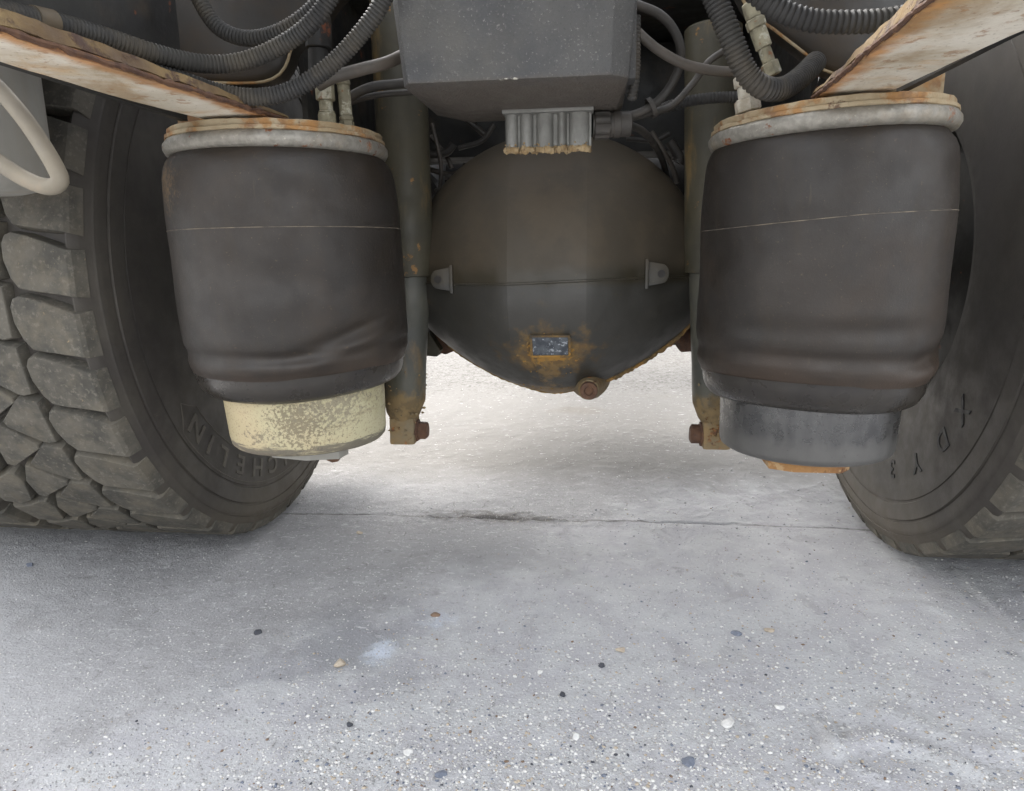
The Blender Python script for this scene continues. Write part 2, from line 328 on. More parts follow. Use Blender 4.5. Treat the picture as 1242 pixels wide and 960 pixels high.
M['greypanel'] = mat('dull_grey_panel', S((150, 149, 142)), S((132, 129, 121)), sc=7, rough=.65, bump=.25, bsc=100, bd=.001, st=(1, 1, .4), layers=[
    dict(f=('noise',), ns=9, st=(2, 2, .4), lo=.5, hi=.7, c=S((140, 132, 118)), fac=.5)])
M['brass'] = mat('corroded_fitting', S((146, 140, 118)), S((116, 110, 92)), sc=60, rough=.7, metal=.3, bump=.6, bsc=180, bd=.0015, layers=[
    dict(f=('noise',), ns=70, lo=.54, hi=.62, c=S((176, 174, 158)), fac=.7), dict(f=('noise',), ns=80, lo=.62, hi=.68, c=S((134, 84, 50)), fac=.8)])
M['zinc'] = mat('white_corroded_fitting', S((186, 180, 166)), S((156, 148, 132)), sc=80, rough=.8, bump=.9, bsc=200, bd=.003, layers=[
    dict(f=('noise',), ns=70, lo=.58, hi=.64, c=S((140, 76, 46)), fac=.85)])
# the ground: bare concrete, a blown cover of sand and grit towards the right, dirt and damp of their own shapes, and painted shadow and sunlight
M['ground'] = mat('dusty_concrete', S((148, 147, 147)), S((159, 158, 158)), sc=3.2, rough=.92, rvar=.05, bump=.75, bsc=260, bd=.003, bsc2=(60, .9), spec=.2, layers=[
    dict(f=('noise',), ns=9, dist=.6, lo=.5, hi=.72, c=S((130, 130, 130)), fac=.6),
    dict(f=('noise',), ns=26, st=(1, 1.8, 1), dist=.5, lo=.60, hi=.70, c=S((180, 178, 178)), fac=.5),
    dict(f=('noise',), ns=60, st=(1, 1.3, 1), lo=.60, hi=.65, c=S((195, 194, 194)), fac=.55),
    dict(f=('noise',), ns=50, dist=.8, lo=.60, hi=.66, c=S((109, 107, 105)), fac=.5),
    dict(f=('noise',), ns=150, lo=.60, hi=.64, c=S((200, 198, 198)), fac=.6, h=.3),
    dict(f=('noise',), ns=170, lo=.40, hi=.35, c=S((105, 103, 102)), fac=.45),
    dict(f=('lin', (.777, -.63, 0), -.12, .18), ns=7, amp=1.3, lo=.3, hi=.75, c=S((178, 178, 178)), c2=S((168, 167, 169)), fac=.85, h=.5),  # sand cover, also painting the sunlit side of the soft shadow edge
    dict(f=('lin', (-.8, -.6, 0), .62, 1.05), ns=10, amp=.6, lo=.3, hi=.9, c=S((176, 175, 175)), fac=.6),  # near left corner painted lighter, as sunlit ground
    dict(f=('lin', (0, 1, 0), .0, .5), ns=6, amp=.5, lo=.2, hi=.9, c=S((112, 109, 104)), fac=.9),  # far ground darkened in colour to offset the strong light there
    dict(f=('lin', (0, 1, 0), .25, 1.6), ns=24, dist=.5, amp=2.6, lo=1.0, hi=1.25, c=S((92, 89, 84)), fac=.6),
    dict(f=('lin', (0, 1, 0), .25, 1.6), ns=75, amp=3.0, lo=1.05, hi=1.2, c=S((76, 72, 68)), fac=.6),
    dict(f=('noise',), ns=13, dist=.6, lo=.56, hi=.66, c=S((112, 109, 104)), fac=.2),
    dict(f=('noise',), ns=17, lo=.6, hi=.7, c=S((136, 135, 134)), fac=.6),
    dict(f=('noise',), ns=60, st=(1, 2.2, 1), lo=.62, hi=.70, c=S((116, 115, 113)), fac=.55),
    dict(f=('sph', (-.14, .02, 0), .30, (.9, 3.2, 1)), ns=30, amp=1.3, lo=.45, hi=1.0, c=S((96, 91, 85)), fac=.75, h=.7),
    dict(f=('sph', (-.06, -.17, 0), .36, (.8, 1.5, 1)), ns=8, amp=1.3, lo=.35, hi=1.0, c=S((128, 128, 128)), fac=.55),  # shade below the axle painted into the concrete
    dict(f=('sph', (-.42, -.42, 0), .26, (.8, 1.3, 1)), ns=9, amp=1.3, lo=.45, hi=1.0, c=S((133, 132, 132)), fac=.45),  # soft shadow of the left tyre, painted in
    dict(f=('sph', (-.30, -.50, 0), .36, (1.1, 1.2, 1)), ns=11, dist=.4, amp=1.5, lo=.4, hi=.95, c=S((120, 121, 124)), fac=.6),  # painted tyre shadow, drawn out along its edge
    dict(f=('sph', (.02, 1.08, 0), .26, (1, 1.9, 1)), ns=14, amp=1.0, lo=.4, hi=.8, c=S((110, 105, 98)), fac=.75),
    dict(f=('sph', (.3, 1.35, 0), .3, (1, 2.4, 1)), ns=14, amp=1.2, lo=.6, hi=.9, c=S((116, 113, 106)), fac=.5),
    dict(f=('sph', (-.235, -.515, 0), .07, (1.5, 1, 1)), ns=40, amp=1.3, lo=.35, hi=.9, c=S((190, 197, 208)), fac=.8),
    dict(f=('sph', (-.17, -.42, 0), .07, (1, 1, 1)), ns=40, amp=1.5, lo=.45, hi=1.0, c=S((182, 188, 198)), fac=.6),
    dict(f=('sph', (-.05, -.25, 0), .16, (1, 1, 1)), ns=34, amp=1.8, lo=.75, hi=1.2, c=S((176, 175, 175)), fac=.6),
    dict(f=('sph', (0, .013, 0), .011, (.0, 1, 0)), ns=30, amp=1.9, lo=.45, hi=.9, c=S((84, 80, 75)), fac=.6, h=-.4),
    dict(f=('noise',), ns=48, st=(.7, 2.2, 1), lo=.615, hi=.67, c=S((191, 190, 190)), fac=.65),
    dict(f=('noise',), ns=70, st=(1.6, .8, 1), lo=.63, hi=.68, c=S((116, 113, 110)), fac=.55),
    dict(f=('noise',), ns=330, lo=.68, hi=.73, c=S((184, 184, 184)), fac=.6, h=.4),
    dict(f=('noise',), ns=240, lo=.30, hi=.25, c=S((90, 89, 90)), fac=.5),
    dict(f=('noise',), ns=90, lo=.69, hi=.72, c=S((100, 97, 95)), fac=.5)])
for k, c1, c2 in (('s_white', (206, 204, 200), (184, 182, 178)), ('s_grey', (164, 163, 162), (146, 145, 144)), ('s_blue', (112, 117, 128), (96, 101, 112)), ('s_tan', (172, 160, 142), (156, 144, 128)), ('s_brown', (120, 98, 80), (104, 88, 74)), ('s_dark', (70, 71, 76), (56, 58, 64))):
    M[k] = mat(k.replace('s_', 'stone_'), S(c1), S(c2), sc=120, rough=.85, bump=.4, bsc=300, bd=.001, rnd=True)

# ---------------------------------------------------------------- ground
def vnoise(x, y, seed=0):
    xi = np.floor(x).astype(np.int64); yi = np.floor(y).astype(np.int64); fx = x-xi; fy = y-yi
    fx = fx*fx*(3-2*fx); fy = fy*fy*(3-2*fy)
    def h(a, b):
        n = (a*374761393 + b*668265263 + seed*1442695041) & 0xffffffff
        n = ((n ^ (n >> 13))*1274126177) & 0xffffffff
        return ((n ^ (n >> 16)) & 0xffff)/65535.
    return (h(xi, yi)*(1-fx)+h(xi+1, yi)*fx)*(1-fy) + (h(xi, yi+1)*(1-fx)+h(xi+1, yi+1)*fx)*fy - .5
def polyd(x, y, P):
    d = np.full(x.shape, 9.)
    for (ax, ay), (bx, by) in zip(P, P[1:]):
        L = (bx-ax)**2+(by-ay)**2; t = np.clip(((x-ax)*(bx-ax)+(y-ay)*(by-ay))/L, 0, 1)
        d = np.minimum(d, np.hypot(x-ax-t*(bx-ax), y-ay-t*(by-ay)))
    return d
def gp(*pts): return [tuple(AZ(a, b, 0)[:2]) for a, b in pts]
RIDGES = [(gp((1000, 880), (1015, 905), (1040, 930), (1075, 945)), .0035, .007), (gp((1010, 905), (1060, 895), (1120, 905), (1180, 930)), .004, .012),
          (gp((1075, 860), (1120, 880), (1175, 905), (1240, 910)), .003, .014), (gp((990, 868), (1005, 885), (1012, 915)), .003, .005),
          (gp((1160, 690), (1200, 730), (1242, 770)), .003, .006), (gp((1080, 735), (1110, 730), (1150, 742)), .0015, .008),
          (gp((860, 618), (930, 600), (1000, 585), (1040, 583)), .0007, .006), (gp((840, 628), (900, 612), (960, 600)), .0007, .006)]
def gheight(x, y):
    fade = np.clip((3.5-np.hypot(x, y))/2., 0, 1)
    h = (vnoise(x*3, y*3, 1)*.004 + vnoise(x*11, y*11, 2)*.003 + vnoise(x*38, y*38, 3)*.0018 + vnoise(x*90, y*90, 4)*.0011)*fade
    wob = .006*vnoise(x*6, x*0, 5) + .004*vnoise(x*30, x*0, 6)
    j = y-(.014+wob)                              # the joint between two slabs runs across under the axle
    h = h - .007*np.exp(-(j/.005)**2)*np.clip((x+.35)*4, .25, 1)*np.clip(.6+2.2*vnoise(x*7, x*0, 12), .05, 1)*fade
    h = h - .0008*(1/(1+np.exp(-np.clip(j/.004, -40, 40))))*fade
    for P, a, w in RIDGES:
        d = polyd(x, y, P); h = h + 1.5*a*np.exp(-(d/w)**2) - a*.5*np.exp(-((d-w*2)/w)**2)
    # tread prints on the far slab and dirt lumps along the joint
    inside = (x > .15) & (x < .75) & (y > .06) & (y < .40)
    h = h + np.where(inside, .0011*np.sin((x+y*.35)*190)*np.clip(np.sin((y-.06)/.34*math.pi), 0, 1)*(vnoise(x*20, y*20, 9) > -.05), 0)
    lump = np.exp(-((x+.1)/.3)**2-(j/.035)**2)
    h = h + lump*np.maximum(vnoise(x*70, y*70, 8), 0)*.012
    return h - .002
def axis_pts(a, b, step, far):
    c = list(np.arange(a, b, step)); s = step
    lo = []; v = a
    while v > -far: s *= 1.22; v -= s; lo.append(v)
    s = step; v = c[-1]; hi = []
    while v < far: s *= 1.22; v += s; hi.append(v)
    return np.array(lo[::-1]+c+hi)
gx = axis_pts(-1.15, 1.15, .0075, 700); gy = axis_pts(-1.05, 1.0, .0075, 700)
gy = np.concatenate([gy[gy < -.03], np.arange(-.03, .06, .0016), gy[gy > .061]])
X, Y = np.meshgrid(gx, gy); Z = gheight(X, Y)
nx, ny = len(gx), len(gy)
idx = np.arange(nx*ny).reshape(ny, nx)
F = np.stack([idx[:-1, :-1], idx[:-1, 1:], idx[1:, 1:], idx[1:, :-1]], -1).reshape(-1, 4)
me = bpy.data.meshes.new('ground'); V = np.stack([X, Y, Z], -1).reshape(-1, 3)
me.vertices.add(len(V)); me.vertices.foreach_set('co', V.astype(np.float32).ravel())
me.loops.add(F.size); me.loops.foreach_set('vertex_index', F.ravel().astype(np.int32))
me.polygons.add(len(F)); me.polygons.foreach_set('loop_start', np.arange(0, F.size, 4, dtype=np.int32))
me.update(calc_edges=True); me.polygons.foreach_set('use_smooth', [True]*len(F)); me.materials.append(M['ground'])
go = bpy.data.objects.new('ground', me); COL.objects.link(go); go['kind'] = 'structure'

# ---------------------------------------------------------------- the truck
TRUCK = empty('truck', (0, 0, 0))
TRUCK['label'] = 'dusty heavy truck with rusty rear air suspension and chunky tyres parked on pale concrete'
TRUCK['category'] = 'truck'
def part(name, loc, label=None): 
    e = empty(name, loc, TRUCK, label); e['wl'] = tuple(loc); return e

# ---- wheels
WZ = .536; WX = .765; NB = 40
ROWS = {'S': [(.0885, -.034), (.083, -.023), (.073, -.019), (.05, -.024), (.02, -.034), (-.005, -.044), (-.005, -.106), (.02, -.102), (.05, -.098), (.070, -.094), (.080, -.080), (.0875, -.056)],
        'A': [(.122, .000), (.128, -.003), (.165, -.040), (.162, -.050), (.118, -.078), (.110, -.080), (.096, -.077), (.094, -.006)],
        'B': [(.172, -.047), (.179, -.047), (.201, -.086), (.206, -.127), (.196, -.132), (.131, -.092), (.130, -.084)],
        'C': [(.285, -.092), (.25, -.082), (.216, -.063), (.209, -.066), (.207, -.09), (.226, -.138), (.233, -.148), (.262, -.160), (.285, -.152)]}
def block_mesh(key, s):
    P = ROWS[key]; n = len(P); cu = sum(p[0] for p in P)/n; cv = sum(p[1] for p in P)/n
    def at(u, v, r):
        a = v/.54; x = s*(.628+u)-s*WX
        return (x, -r*math.cos(a), r*math.sin(a))
    def grow(d):
        out = []
        for u, v in P:
            L = math.hypot(u-cu, v-cv); k = 1+d/L; out.append((cu+(u-cu)*k, cv+(v-cv)*k))
        return out
    rings = []
    for d, r in ((.0048, .519), (.0008, .536), (-.0002, .5388), (-.0016, .540)):
        ring = []
        for (u, v), (u1, v1) in zip(P, grow(d)):
            if key == 'S' and u < 0: u1 = {.519: -.0165, .536: -.0095, .5388: -.006, .540: -.004}[r]
            if key == 'C' and u > .28: u1 = {.519: .2965, .536: .2895, .5388: .286, .540: .284}[r]
            ring.append(at(u1, v1, r))
        rings.append(ring)
    V = [p for r in rings for p in r]; F = []
    for i in range(3):
        for k in range(n):
            k2 = (k+1) % n; F.append((i*n+k, i*n+k2, (i+1)*n+k2, (i+1)*n+k))
    F.append(tuple(3*n+k for k in range(n)))
    me = mesh_of('tread_block', V, F, M['tread'], smooth=20)
    return me
BM = {(k, s): block_mesh(k, s) for k in ROWS for s in (-1, 1)}
TP = [(.112, .246), (.128, .252), (.143, .265), (.151, .288), (.156, .32), (.1590, .36), (.1602, .395), (.1605, .43), (.1603, .4435), (.1588, .4445), (.1588, .4480), (.1620, .4495),
      (.1625, .4640), (.1617, .4780), (.1585, .4795), (.1585, .4825), (.1605, .4835), (.1592, .494), (.1576, .5035), (.1568, .5045), (.1585, .5055), (.1574, .5070), (.1560, .5090), (.1515, .5200), (.1455, .5310), (.1405, .5345), (.1375, .5335), (.1345, .5240), (.125, .5220), (.07, .5225), (0, .523)]
def tyre_prof(): return [(r, -w) for w, r in TP] + [(r, w) for w, r in TP[-2::-1]]
def wheel(s, x, detailed, label):
    c = Vector((s*x, 0, WZ)); e = part('wheel', (s*x, 0, 0), label)
    V, F = lathe(c, (1, 0, 0), tyre_prof(), 160, cap=False); build('tyre', V, F, M['tyre'], e, smooth=30)
    pr = [(.13, .0), (.14, -.01), (.205, -.01), (.230, -.06), (.240, -.112), (.258, -.118), (.260, -.112), (.248, -.106), (.240, -.05), (.230, .06), (.240, .112), (.258, .118)]
    V, F = lathe(c, (s, 0, 0), pr + [(.248, .106)], 64, cap=False); build('rim', V, F, M['rim'], e)
    V, F = lathe(c, (-s, 0, 0), [(.03, .100), (.225, .098), (.2365, .092), (.2365, .06), (.2, .05), (.198, .01), (.12, .01)], 48); build('brake_drum', V, F, M['dark'], e)
    if detailed:
        for k in range(NB):
            for key in 'SABC':
                o = bpy.data.objects.new('tread_block', BM[(key, s)]); COL.objects.link(o)
                o.parent = e; o.matrix_parent_inverse = Matrix.Translation((-s*x, 0, 0))
                o.location = c; o.rotation_euler = (-2*math.pi*k/NB, 0, 0)
    else:
        mb = MB()
        for k in range(NB):
            a = 2*math.pi*k/NB; ca, sa = math.cos(a), math.sin(a)
            for key in 'SABC':
                m = BM[(key, s)]; mb.add([(v.co.x+c.x, v.co.y*ca-v.co.z*sa+c.y, v.co.y*sa+v.co.z*ca+c.z) for v in m.vertices], [tuple(p.vertices) for p in m.polygons])
        build('tread', mb.v, mb.f, M['tread'], e, smooth=28, kind='stuff')
    return e
wl = wheel(-1, WX, True, 'left inner wheel with big worn tread blocks facing the camera')
wr = wheel(1, WX+.012, True, 'right inner wheel cut off by the right edge, sidewall in shade')
wheel(-1, WX+.345, False, 'outer wheel behind the left inner wheel, only its tread foot in view')
wheel(1, WX+.345, False, 'outer wheel hidden behind the right inner wheel')

def letter(ch, s, ang, r, h, par, m, depth=.0016, w=1.0):
    cu = bpy.data.curves.new('raised_letter', 'FONT'); cu.body = ch; cu.align_x = 'CENTER'; cu.align_y = 'CENTER'
    cu.size = 1.0; cu.extrude = .02; cu.offset = .015; cu.resolution_u = 4
    t = bpy.data.objects.new('tmp', cu); COL.objects.link(t)
    dg = bpy.context.evaluated_depsgraph_get(); me = bpy.data.meshes.new_from_object(t.evaluated_get(dg))
    bpy.data.objects.remove(t); bpy.data.curves.remove(cu)
    vs = [v.co.copy() for v in me.vertices]; ys = [v.y for v in vs]; xs = [v.x for v in vs]
    k = h/(max(ys)-min(ys)); cx = (max(xs)+min(xs))/2; cy = (max(ys)+min(ys))/2
    a = R(ang); rad = Vector((0, -math.cos(a), math.sin(a))); tan = Vector((0, math.sin(a), math.cos(a)))*(1 if s < 0 else -1)
    out = Vector((-s, 0, 0))
    face = s*(WX+(.012 if s > 0 else 0)-.1600)
    for v, p in zip(me.vertices, vs):
        rr = r+(p.y-cy)*k; wloc_ = rad*rr + tan*((p.x-cx)*k*w)
        rad2 = math.hypot(wloc_.y, wloc_.z)
        bulge = .0006 - max(0, .395-rad2)*.035
        v.co = Vector((face, 0, WZ)) + wloc_ + out*(p.z/.02*depth + bulge)
    me.materials.clear(); me.materials.append(m)
    o = bpy.data.objects.new('raised_letter', me); COL.objects.link(o); adopt(o, par)
for ch, a in zip('MICHELIN', (-100, -91.5, -83, -73.5, -63.5, -54, -47, -39.5)):
    letter(ch, -1, a, .408, .036, wl, M['letter'], w=1.25)
for ch, a in zip('XDY3', (-33.5, -45, -59.5, -74)):
    letter(ch, 1, a, .387, .034, wr, M['letterdark'], w=1.05, depth=.0012)
# the raised border line of the lettering panel on the left sidewall
pts = []
for a in np.linspace(-108, -36, 50): pts.append((a, .4375))
pts += [(-33.5, .42), (-30.5, .408), (-33.5, .392), (-36, .378)]
for a in np.linspace(-37, -108, 40): pts.append((a, .378))
P = [Vector((-(WX-.1606) - max(0, .395-r)*.035, -r*math.cos(R(a)), WZ+r*math.sin(R(a)))) for a, r in pts]
V, F = sweep(P, .0009, 6, closed=True); build('lettering_border', V, F, M['letter'], wl)

# ---- air springs
def air_spring(s):
    A = Vector((s*.358, -.446, .7016)); B = Vector((s*.374, -.377, .282)); ax = B-A; L = ax.length; a = ax.normalized()
    x = Vector((1, 0, 0)); y = Vector((0, -1, 0))          # level rings, each a little further forward than the one above
    lab = ('left air spring, its piston covered in flaking cream paint' if s < 0 else 'right air spring with a bare grey steel piston')
    e = part('air_spring', (s*.358, -.446, .28), lab)
    prof = [(-.004, .130), (.012, .1405), (.024, .147), (.04, .1535), (.06, .158), (.09, .1612), (.14, .1635), (.2, .1655), (.27, .1665), (.34, .167), (.42, .168), (.5, .169), (.56, .1695), (.60, .170), (.63, .1695), (.652, .1665), (.67, .1662), (.69, .1672), (.715, .1655), (.735, .1625), (.7445, .1612)]
    lobe = [(.7455, .1596), (.765, .1592), (.785, .158), (.805, .1545), (.822, .149), (.834, .1415), (.840, .133), (.838, .126), (.828, .121), (.80, .119), (.76, .118)]
    KR = .945 if s < 0 else .91
    prof = [(t, max(r*KR, .130) if t < .02 else r*KR) for t, r in prof]; lobe = [(t, max(r*KR, .1196) if i < 7 else max(.1205, r*KR)) for i, (t, r) in enumerate(lobe)]
    KT = .957 if s < 0 else .985                             # how far down the bag hangs
    sq = lambda t: t if t < .45 else .45+(t-.45)*(KT*.8-.45)/.35
    prof = [(sq(t), r) for t, r in prof]; lobe = [(sq(t), r) for t, r in lobe]; t_end = prof[-1][0]
    ss = [p[0] for p in prof]; rs = [p[1] for p in prof]
    lift = {-1: lambda ph: -.022*max(0, math.sin(ph))**1.5, 1: lambda ph: -.016*max(0, math.cos(ph+.6))**2 + .0*ph}[s]
    def G(u, w): return math.exp(-(u/w)**2)
    def dr(ph, t0):          # ph: 0 faces the camera, + to the right
        t = t0 if t0 < .45 else .45+(t0-.45)*.35/(KT*.8-.45)
        d = .0016*mnoise.noise(Vector((math.cos(ph)*1.6, math.sin(ph)*1.6, t*5+s*7))) * min(1, t*6)
        if s < 0:
            d += -.0032*G(t-.655-.012*math.sin(3*ph), .022)*(.6+.4*math.sin(ph*2.2+.5))
            d += .0035*G(t-.70+.02*ph, .03)*(.5+.5*math.cos(ph*3-.3))
            d += -.0075*G((t-.60)+.13*(ph-.75), .03)*G(ph-.8, .42) + .006*G((t-.655)+.13*(ph-.75), .028)*G(ph-.85, .4)
            d += -.003*G(t-.38-.05*ph, .05)*G(ph-.35, .5) + .002*G(t-.47, .05)*G(ph-.2, .5)
            d += -.003*G(t-.13-.06*ph, .035)*G(ph-.75, .3)
        else:
            d += -.0024*G(t-.645-.015*math.sin(2*ph+1), .028)*(.65+.35*math.cos(ph*1.7))
            d += .0022*G(t-.705, .03)*(.5+.5*math.sin(ph*2.6))
            d += -.005*G((t-.66)+.10*(ph-.75), .03)*G(ph-.85, .4) + .0028*G((t-.705)+.10*(ph-.75), .025)*G(ph-.85, .4)
            d += -.003*G(t-.56, .03)*G(ph-.2, .45) + .0022*G(t-.52, .035)*G(ph-.15, .5)
            d += -.0028*G(t-.57, .04)*G(ph+.7, .4) - .0025*G(t-.2, .06)*G(ph+.8, .25) - .003*G(t-.13, .05)*G(ph-.9, .2)
        return d
    def pt(ph, t, r):
        return A + a*(t*L) + x*(r*math.sin(ph)+(.002*min(1, t*3) if s > 0 else 0)) + y*(r*math.cos(ph))
    def surf(ph, t, off=0):
        return pt(ph, t + lift(ph)*max(0, min(1, (t-.52)/.18)), np.interp(t, ss, rs)+dr(ph, t)+off)
    n = 160; T = [-.004, .003, .008, .012, .017, .021, .026, .032, .04, .05, .06, .075] + list(np.linspace(.09, t_end-.008, 74)) + [t_end]
    V = []; F = []
    for t in T:
        for k in range(n): V.append(surf(2*math.pi*k/n-math.pi, t))
    for i in range(len(T)-1):
        for k in range(n):
            k2 = (k+1) % n; F.append((i*n+k, i*n+k2, (i+1)*n+k2, (i+1)*n+k))
    build('bellows', V, F, M['bellows'], e, smooth=0 or 60)
    V = []; F = []; n = 120
    LT = [(t_end-.006, .1625*KR), (t_end, .1622*KR)] + lobe
    for t, r in LT:
        for k in range(n):
            ph = 2*math.pi*k/n-math.pi; V.append(pt(ph, t+lift(ph)*(1 if t < .83 else .8), r + .0008*mnoise.noise(Vector((math.cos(ph)*2, math.sin(ph)*2, s)))))
    for i in range(len(LT)-1):
        for k in range(n):
            k2 = (k+1) % n; F.append((i*n+k, i*n+k2, (i+1)*n+k2, (i+1)*n+k))
    build('rolling_lobe', V, F, M['lobe'], e, smooth=60)
    P = [surf(2*math.pi*k/200, (.245 + .008*math.sin(2*math.pi*k/200)*(-.2)) if s < 0 else (.244-.022*math.sin(2*math.pi*k/200)+.006*abs(math.sin(math.pi*k/100))), .0001) for k in range(200)]
    V, F = sweep(P, .00062, 5, closed=True); build('seam_thread', V, F, M['thread'], e)
    # bead ring, top plate
    up = Vector((0, 0, 1)) if s < 0 else Vector((-.035, 0, 1)).normalized()
    q_ = -.0095 if s < 0 else -.0115
    rp = [(r+q_, h) for r, h in [(.134, -.010), (.1455, -.0105), (.1520, -.0078), (.1550, -.002), (.1547, .004), (.151, .0088), (.143, .0100), (.134, .0095)]]
    V, F = lathe(A, up, rp + [rp[0]], 120, cap=False); V = roughen(V, .0004, 50); build('bead_ring', V, F, M['galv'], e, smooth=60)
    pp = [(r+(q_+.002 if r > .1 else 0), h) for r, h in [(.02, .0085), (.147, .0085), (.1495, .010), (.1495, .0140), (.1455, .0148), (.146, .0158), (.146, .0215), (.143, .0225), (.02, .0225)]]
    V, F = lathe(A, up, pp, 120); V = roughen(V, .0011, 45); build('top_plate', V, F, M['rustplate'], e, smooth=40)
    # piston
    q = [(.70, .1195), (.83, .1195), (.96, .1180), (.985, .1165), (.997, .112), (1.0, .104), (1.0, .02)] if s < 0 else [(.70, .1195), (.83, .1195), (.975, .1185), (.99, .117), (.998, .113), (1.0, .108), (1.0, .02)]
    V, F = loft([[pt(2*math.pi*k/96, t, r) for k in range(96)] for t, r in q]); build('piston', V, F, M['cream' if s < 0 else 'steel'], e, smooth=35)
    # foot plate under the piston
    if s < 0:
        c = B-a*.004; poly = [c+x*u+y*v for u, v in ((-.04, .06), (.02, .074), (.068, .062), (.072, .035), (.05, -.03), (-.035, -.03))]
        V, F = prism(poly, a*.022); build('foot_plate', V, F, M['greypanel'], e, bev=.002)
        V, F = lathe(c+x*.05+y*.04+a*.022, a, [(.011, 0), (.011, .007), (.008, .009)], 6); build('foot_bolt', V, F, M['bolt'], e, smooth=20)
    else:
        c = B-a*.004; poly = [c+x*u+y*v for u, v in ((-.062, .065), (-.03, .08), (.03, .08), (.046, .065), (.046, -.03), (-.06, -.03))]
        V, F = prism(poly, a*.024); V = roughen(V, .003, 40); build('foot_plate', V, F, M['rustfoot'], e, bev=.002)
    return e
air_spring(-1); air_spring(1)

# ---- axle housing
def axle():
    e = part('axle_housing', (0, 0, .3), 'domed axle housing with rust around its small plate and drain plug')
    cz = .520; V = []; F = []; HW = .29; w0, w1 = -.066, .058
    def zmax(x, up):
        k = min(.9999, abs(x)/HW); return .2475*(1-min(.9998, abs(x)/.266)**2)**.5 if up else .214*(1-k**1.54)**(1/1.54)
    def Yd(x, v):
        ex = max(0, w0-x, x-w1)/.226
        return -.125-.178*max(0, 1-abs(v)**2.1)**.66*(1-.74*ex**1.2)
    xs = list(np.linspace(-HW*.995, w0, 44)) + list(np.linspace(w0, w1, 14))[1:] + list(np.linspace(w1, HW*.995, 44))[1:]
    vs_ = [math.sin(t*math.pi/2) for t in np.linspace(-1, 1, 75)]; nx_, nv_ = len(xs), len(vs_)
    for x in xs:
        for v in vs_:
            q = Vector((x, Yd(x, v), cz+v*zmax(x, v > 0))); V.append(q + Vector((0, .0009*mnoise.noise(q*26)+.0004*mnoise.noise(q*90), 0)))
    for i in range(nx_-1):
        for j in range(nv_-1): F.append((i*nv_+j, (i+1)*nv_+j, (i+1)*nv_+j+1, i*nv_+j+1))
    loop = [i*nv_ for i in range(nx_)] + [(nx_-1)*nv_+j for j in range(1, nv_)] + [i*nv_+nv_-1 for i in range(nx_-2, -1, -1)] + [j for j in range(nv_-2, 0, -1)]
    prev = loop
    for yy, sc in ((-.112, 1.0), (.06, .99), (.10, .9)):
        cur = []
        for k in loop:
            cur.append(len(V)); V.append(Vector((V[k].x*sc, yy, cz+(V[k].z-cz)*sc)))
        for k in range(len(loop)):
            k2 = (k+1) % len(loop); F.append((prev[k], prev[k2], cur[k2], cur[k]))
        prev = cur
    F.append(tuple(prev))
    build('dome', V, F, M['axle'], e, smooth=10)
    def surfY(x, z): return Yd(x, (z-cz)/zmax(x, z > cz))
    # weld seam across the dome
    P = [Vector((x, surfY(x, cz-.003+.004*math.sin(x*9))-.0002, cz-.003+.004*math.sin(x*9))) for x in np.linspace(-.235, .235, 160)]
    V, F = sweep(P, lambda i: .0022+.0009*mnoise.noise(Vector((i*.9, 0, 0))), 7); build('weld_seam', V, F, M['axle'], e)
    # the rusty lip running along the lower edge
    def lowz(x): return cz-.214*max(0, 1-(abs(x)/.29)**1.54)**(1/1.54)
    for x0_, x1_, rr in ((.085, .262, .0052), (-.20, .045, .0026)):
        P = [Vector((x, -.126-(.012 if x0_ > 0 else .006), lowz(x)+.001)) for x in np.linspace(x0_, x1_, 90)]
        V, F = sweep(P, lambda i: rr*(1+.5*mnoise.noise(Vector((i*.35, rr*900, 0)))), 8); V = roughen(V, rr*.35, 130)
        build('rusty_lip', V, F, M['lip'], e)
    # two lifting lugs welded on
    for sx, px in ((-1, -.181), (1, .171)):
        z0 = .522 if sx < 0 else .527; y0 = surfY(px, z0)
        prof = []
        for t in np.linspace(-90, 90, 12): prof.append((px+sx*(.006+.0115*math.cos(R(t))), z0+.0155*math.sin(R(t))))
        inner = [(px-sx*.016, z0+.0195), (px-sx*.016, z0-.0195)]
        poly = prof[::-1][:0] + [(px-sx*.016, z0-.0195)] + prof + [(px-sx*.016, z0+.0195)]
        mb = MB(); mb.add(*prism([(u, y0-.016, w) for u, w in poly], (0, .03, 0)))
        build('lug', mb.v, mb.f, M['axle'], e, bev=.0015)
        mb = MB(); mb.add(*lathe((px+sx*.005, y0-.0175, z0), (0, 1, 0), [(.0062, 0), (.0062, .004), (.0035, .0045), (.003, .012)], 18))
        build('lug_hole_ring', mb.v, mb.f, M['grime'], e)
        mb = MB(); c0 = px-sx*.018
        mb.add(*box((c0, y0-.006, z0), (.005, .032, .046)))
        build('lug_web', mb.v, mb.f, M['axle'], e, bev=.001)
    # drain plug on its boss at the bottom
    y0 = -.235
    y0 = -.215
    V, F = lathe((.0625, y0, .330), (0, 1, 0), [(.013, -.008), (.0172, -.006), (.0186, 0), (.022, .03), (.036, .09), (.04, .12)], 28); V = roughen(V, .0013, 70); build('drain_boss', V, F, M['eye'], e)
    V, F = lathe((.0625, y0-.0165, .330), (0, 1, 0), [(.003, .004), (.0065, .0035), (.008, 0), (.0145, .0005), (.0155, .003), (.0155, .012)], 24); V = roughen(V, .0005, 90)
    build('drain_plug', V, F, M['bolt'], e)
    # small cast plate
    cxp, czp = .000, .413; y0 = surfY(cxp, czp)
    tz = (surfY(cxp, czp+.015)-surfY(cxp, czp-.015))/.03
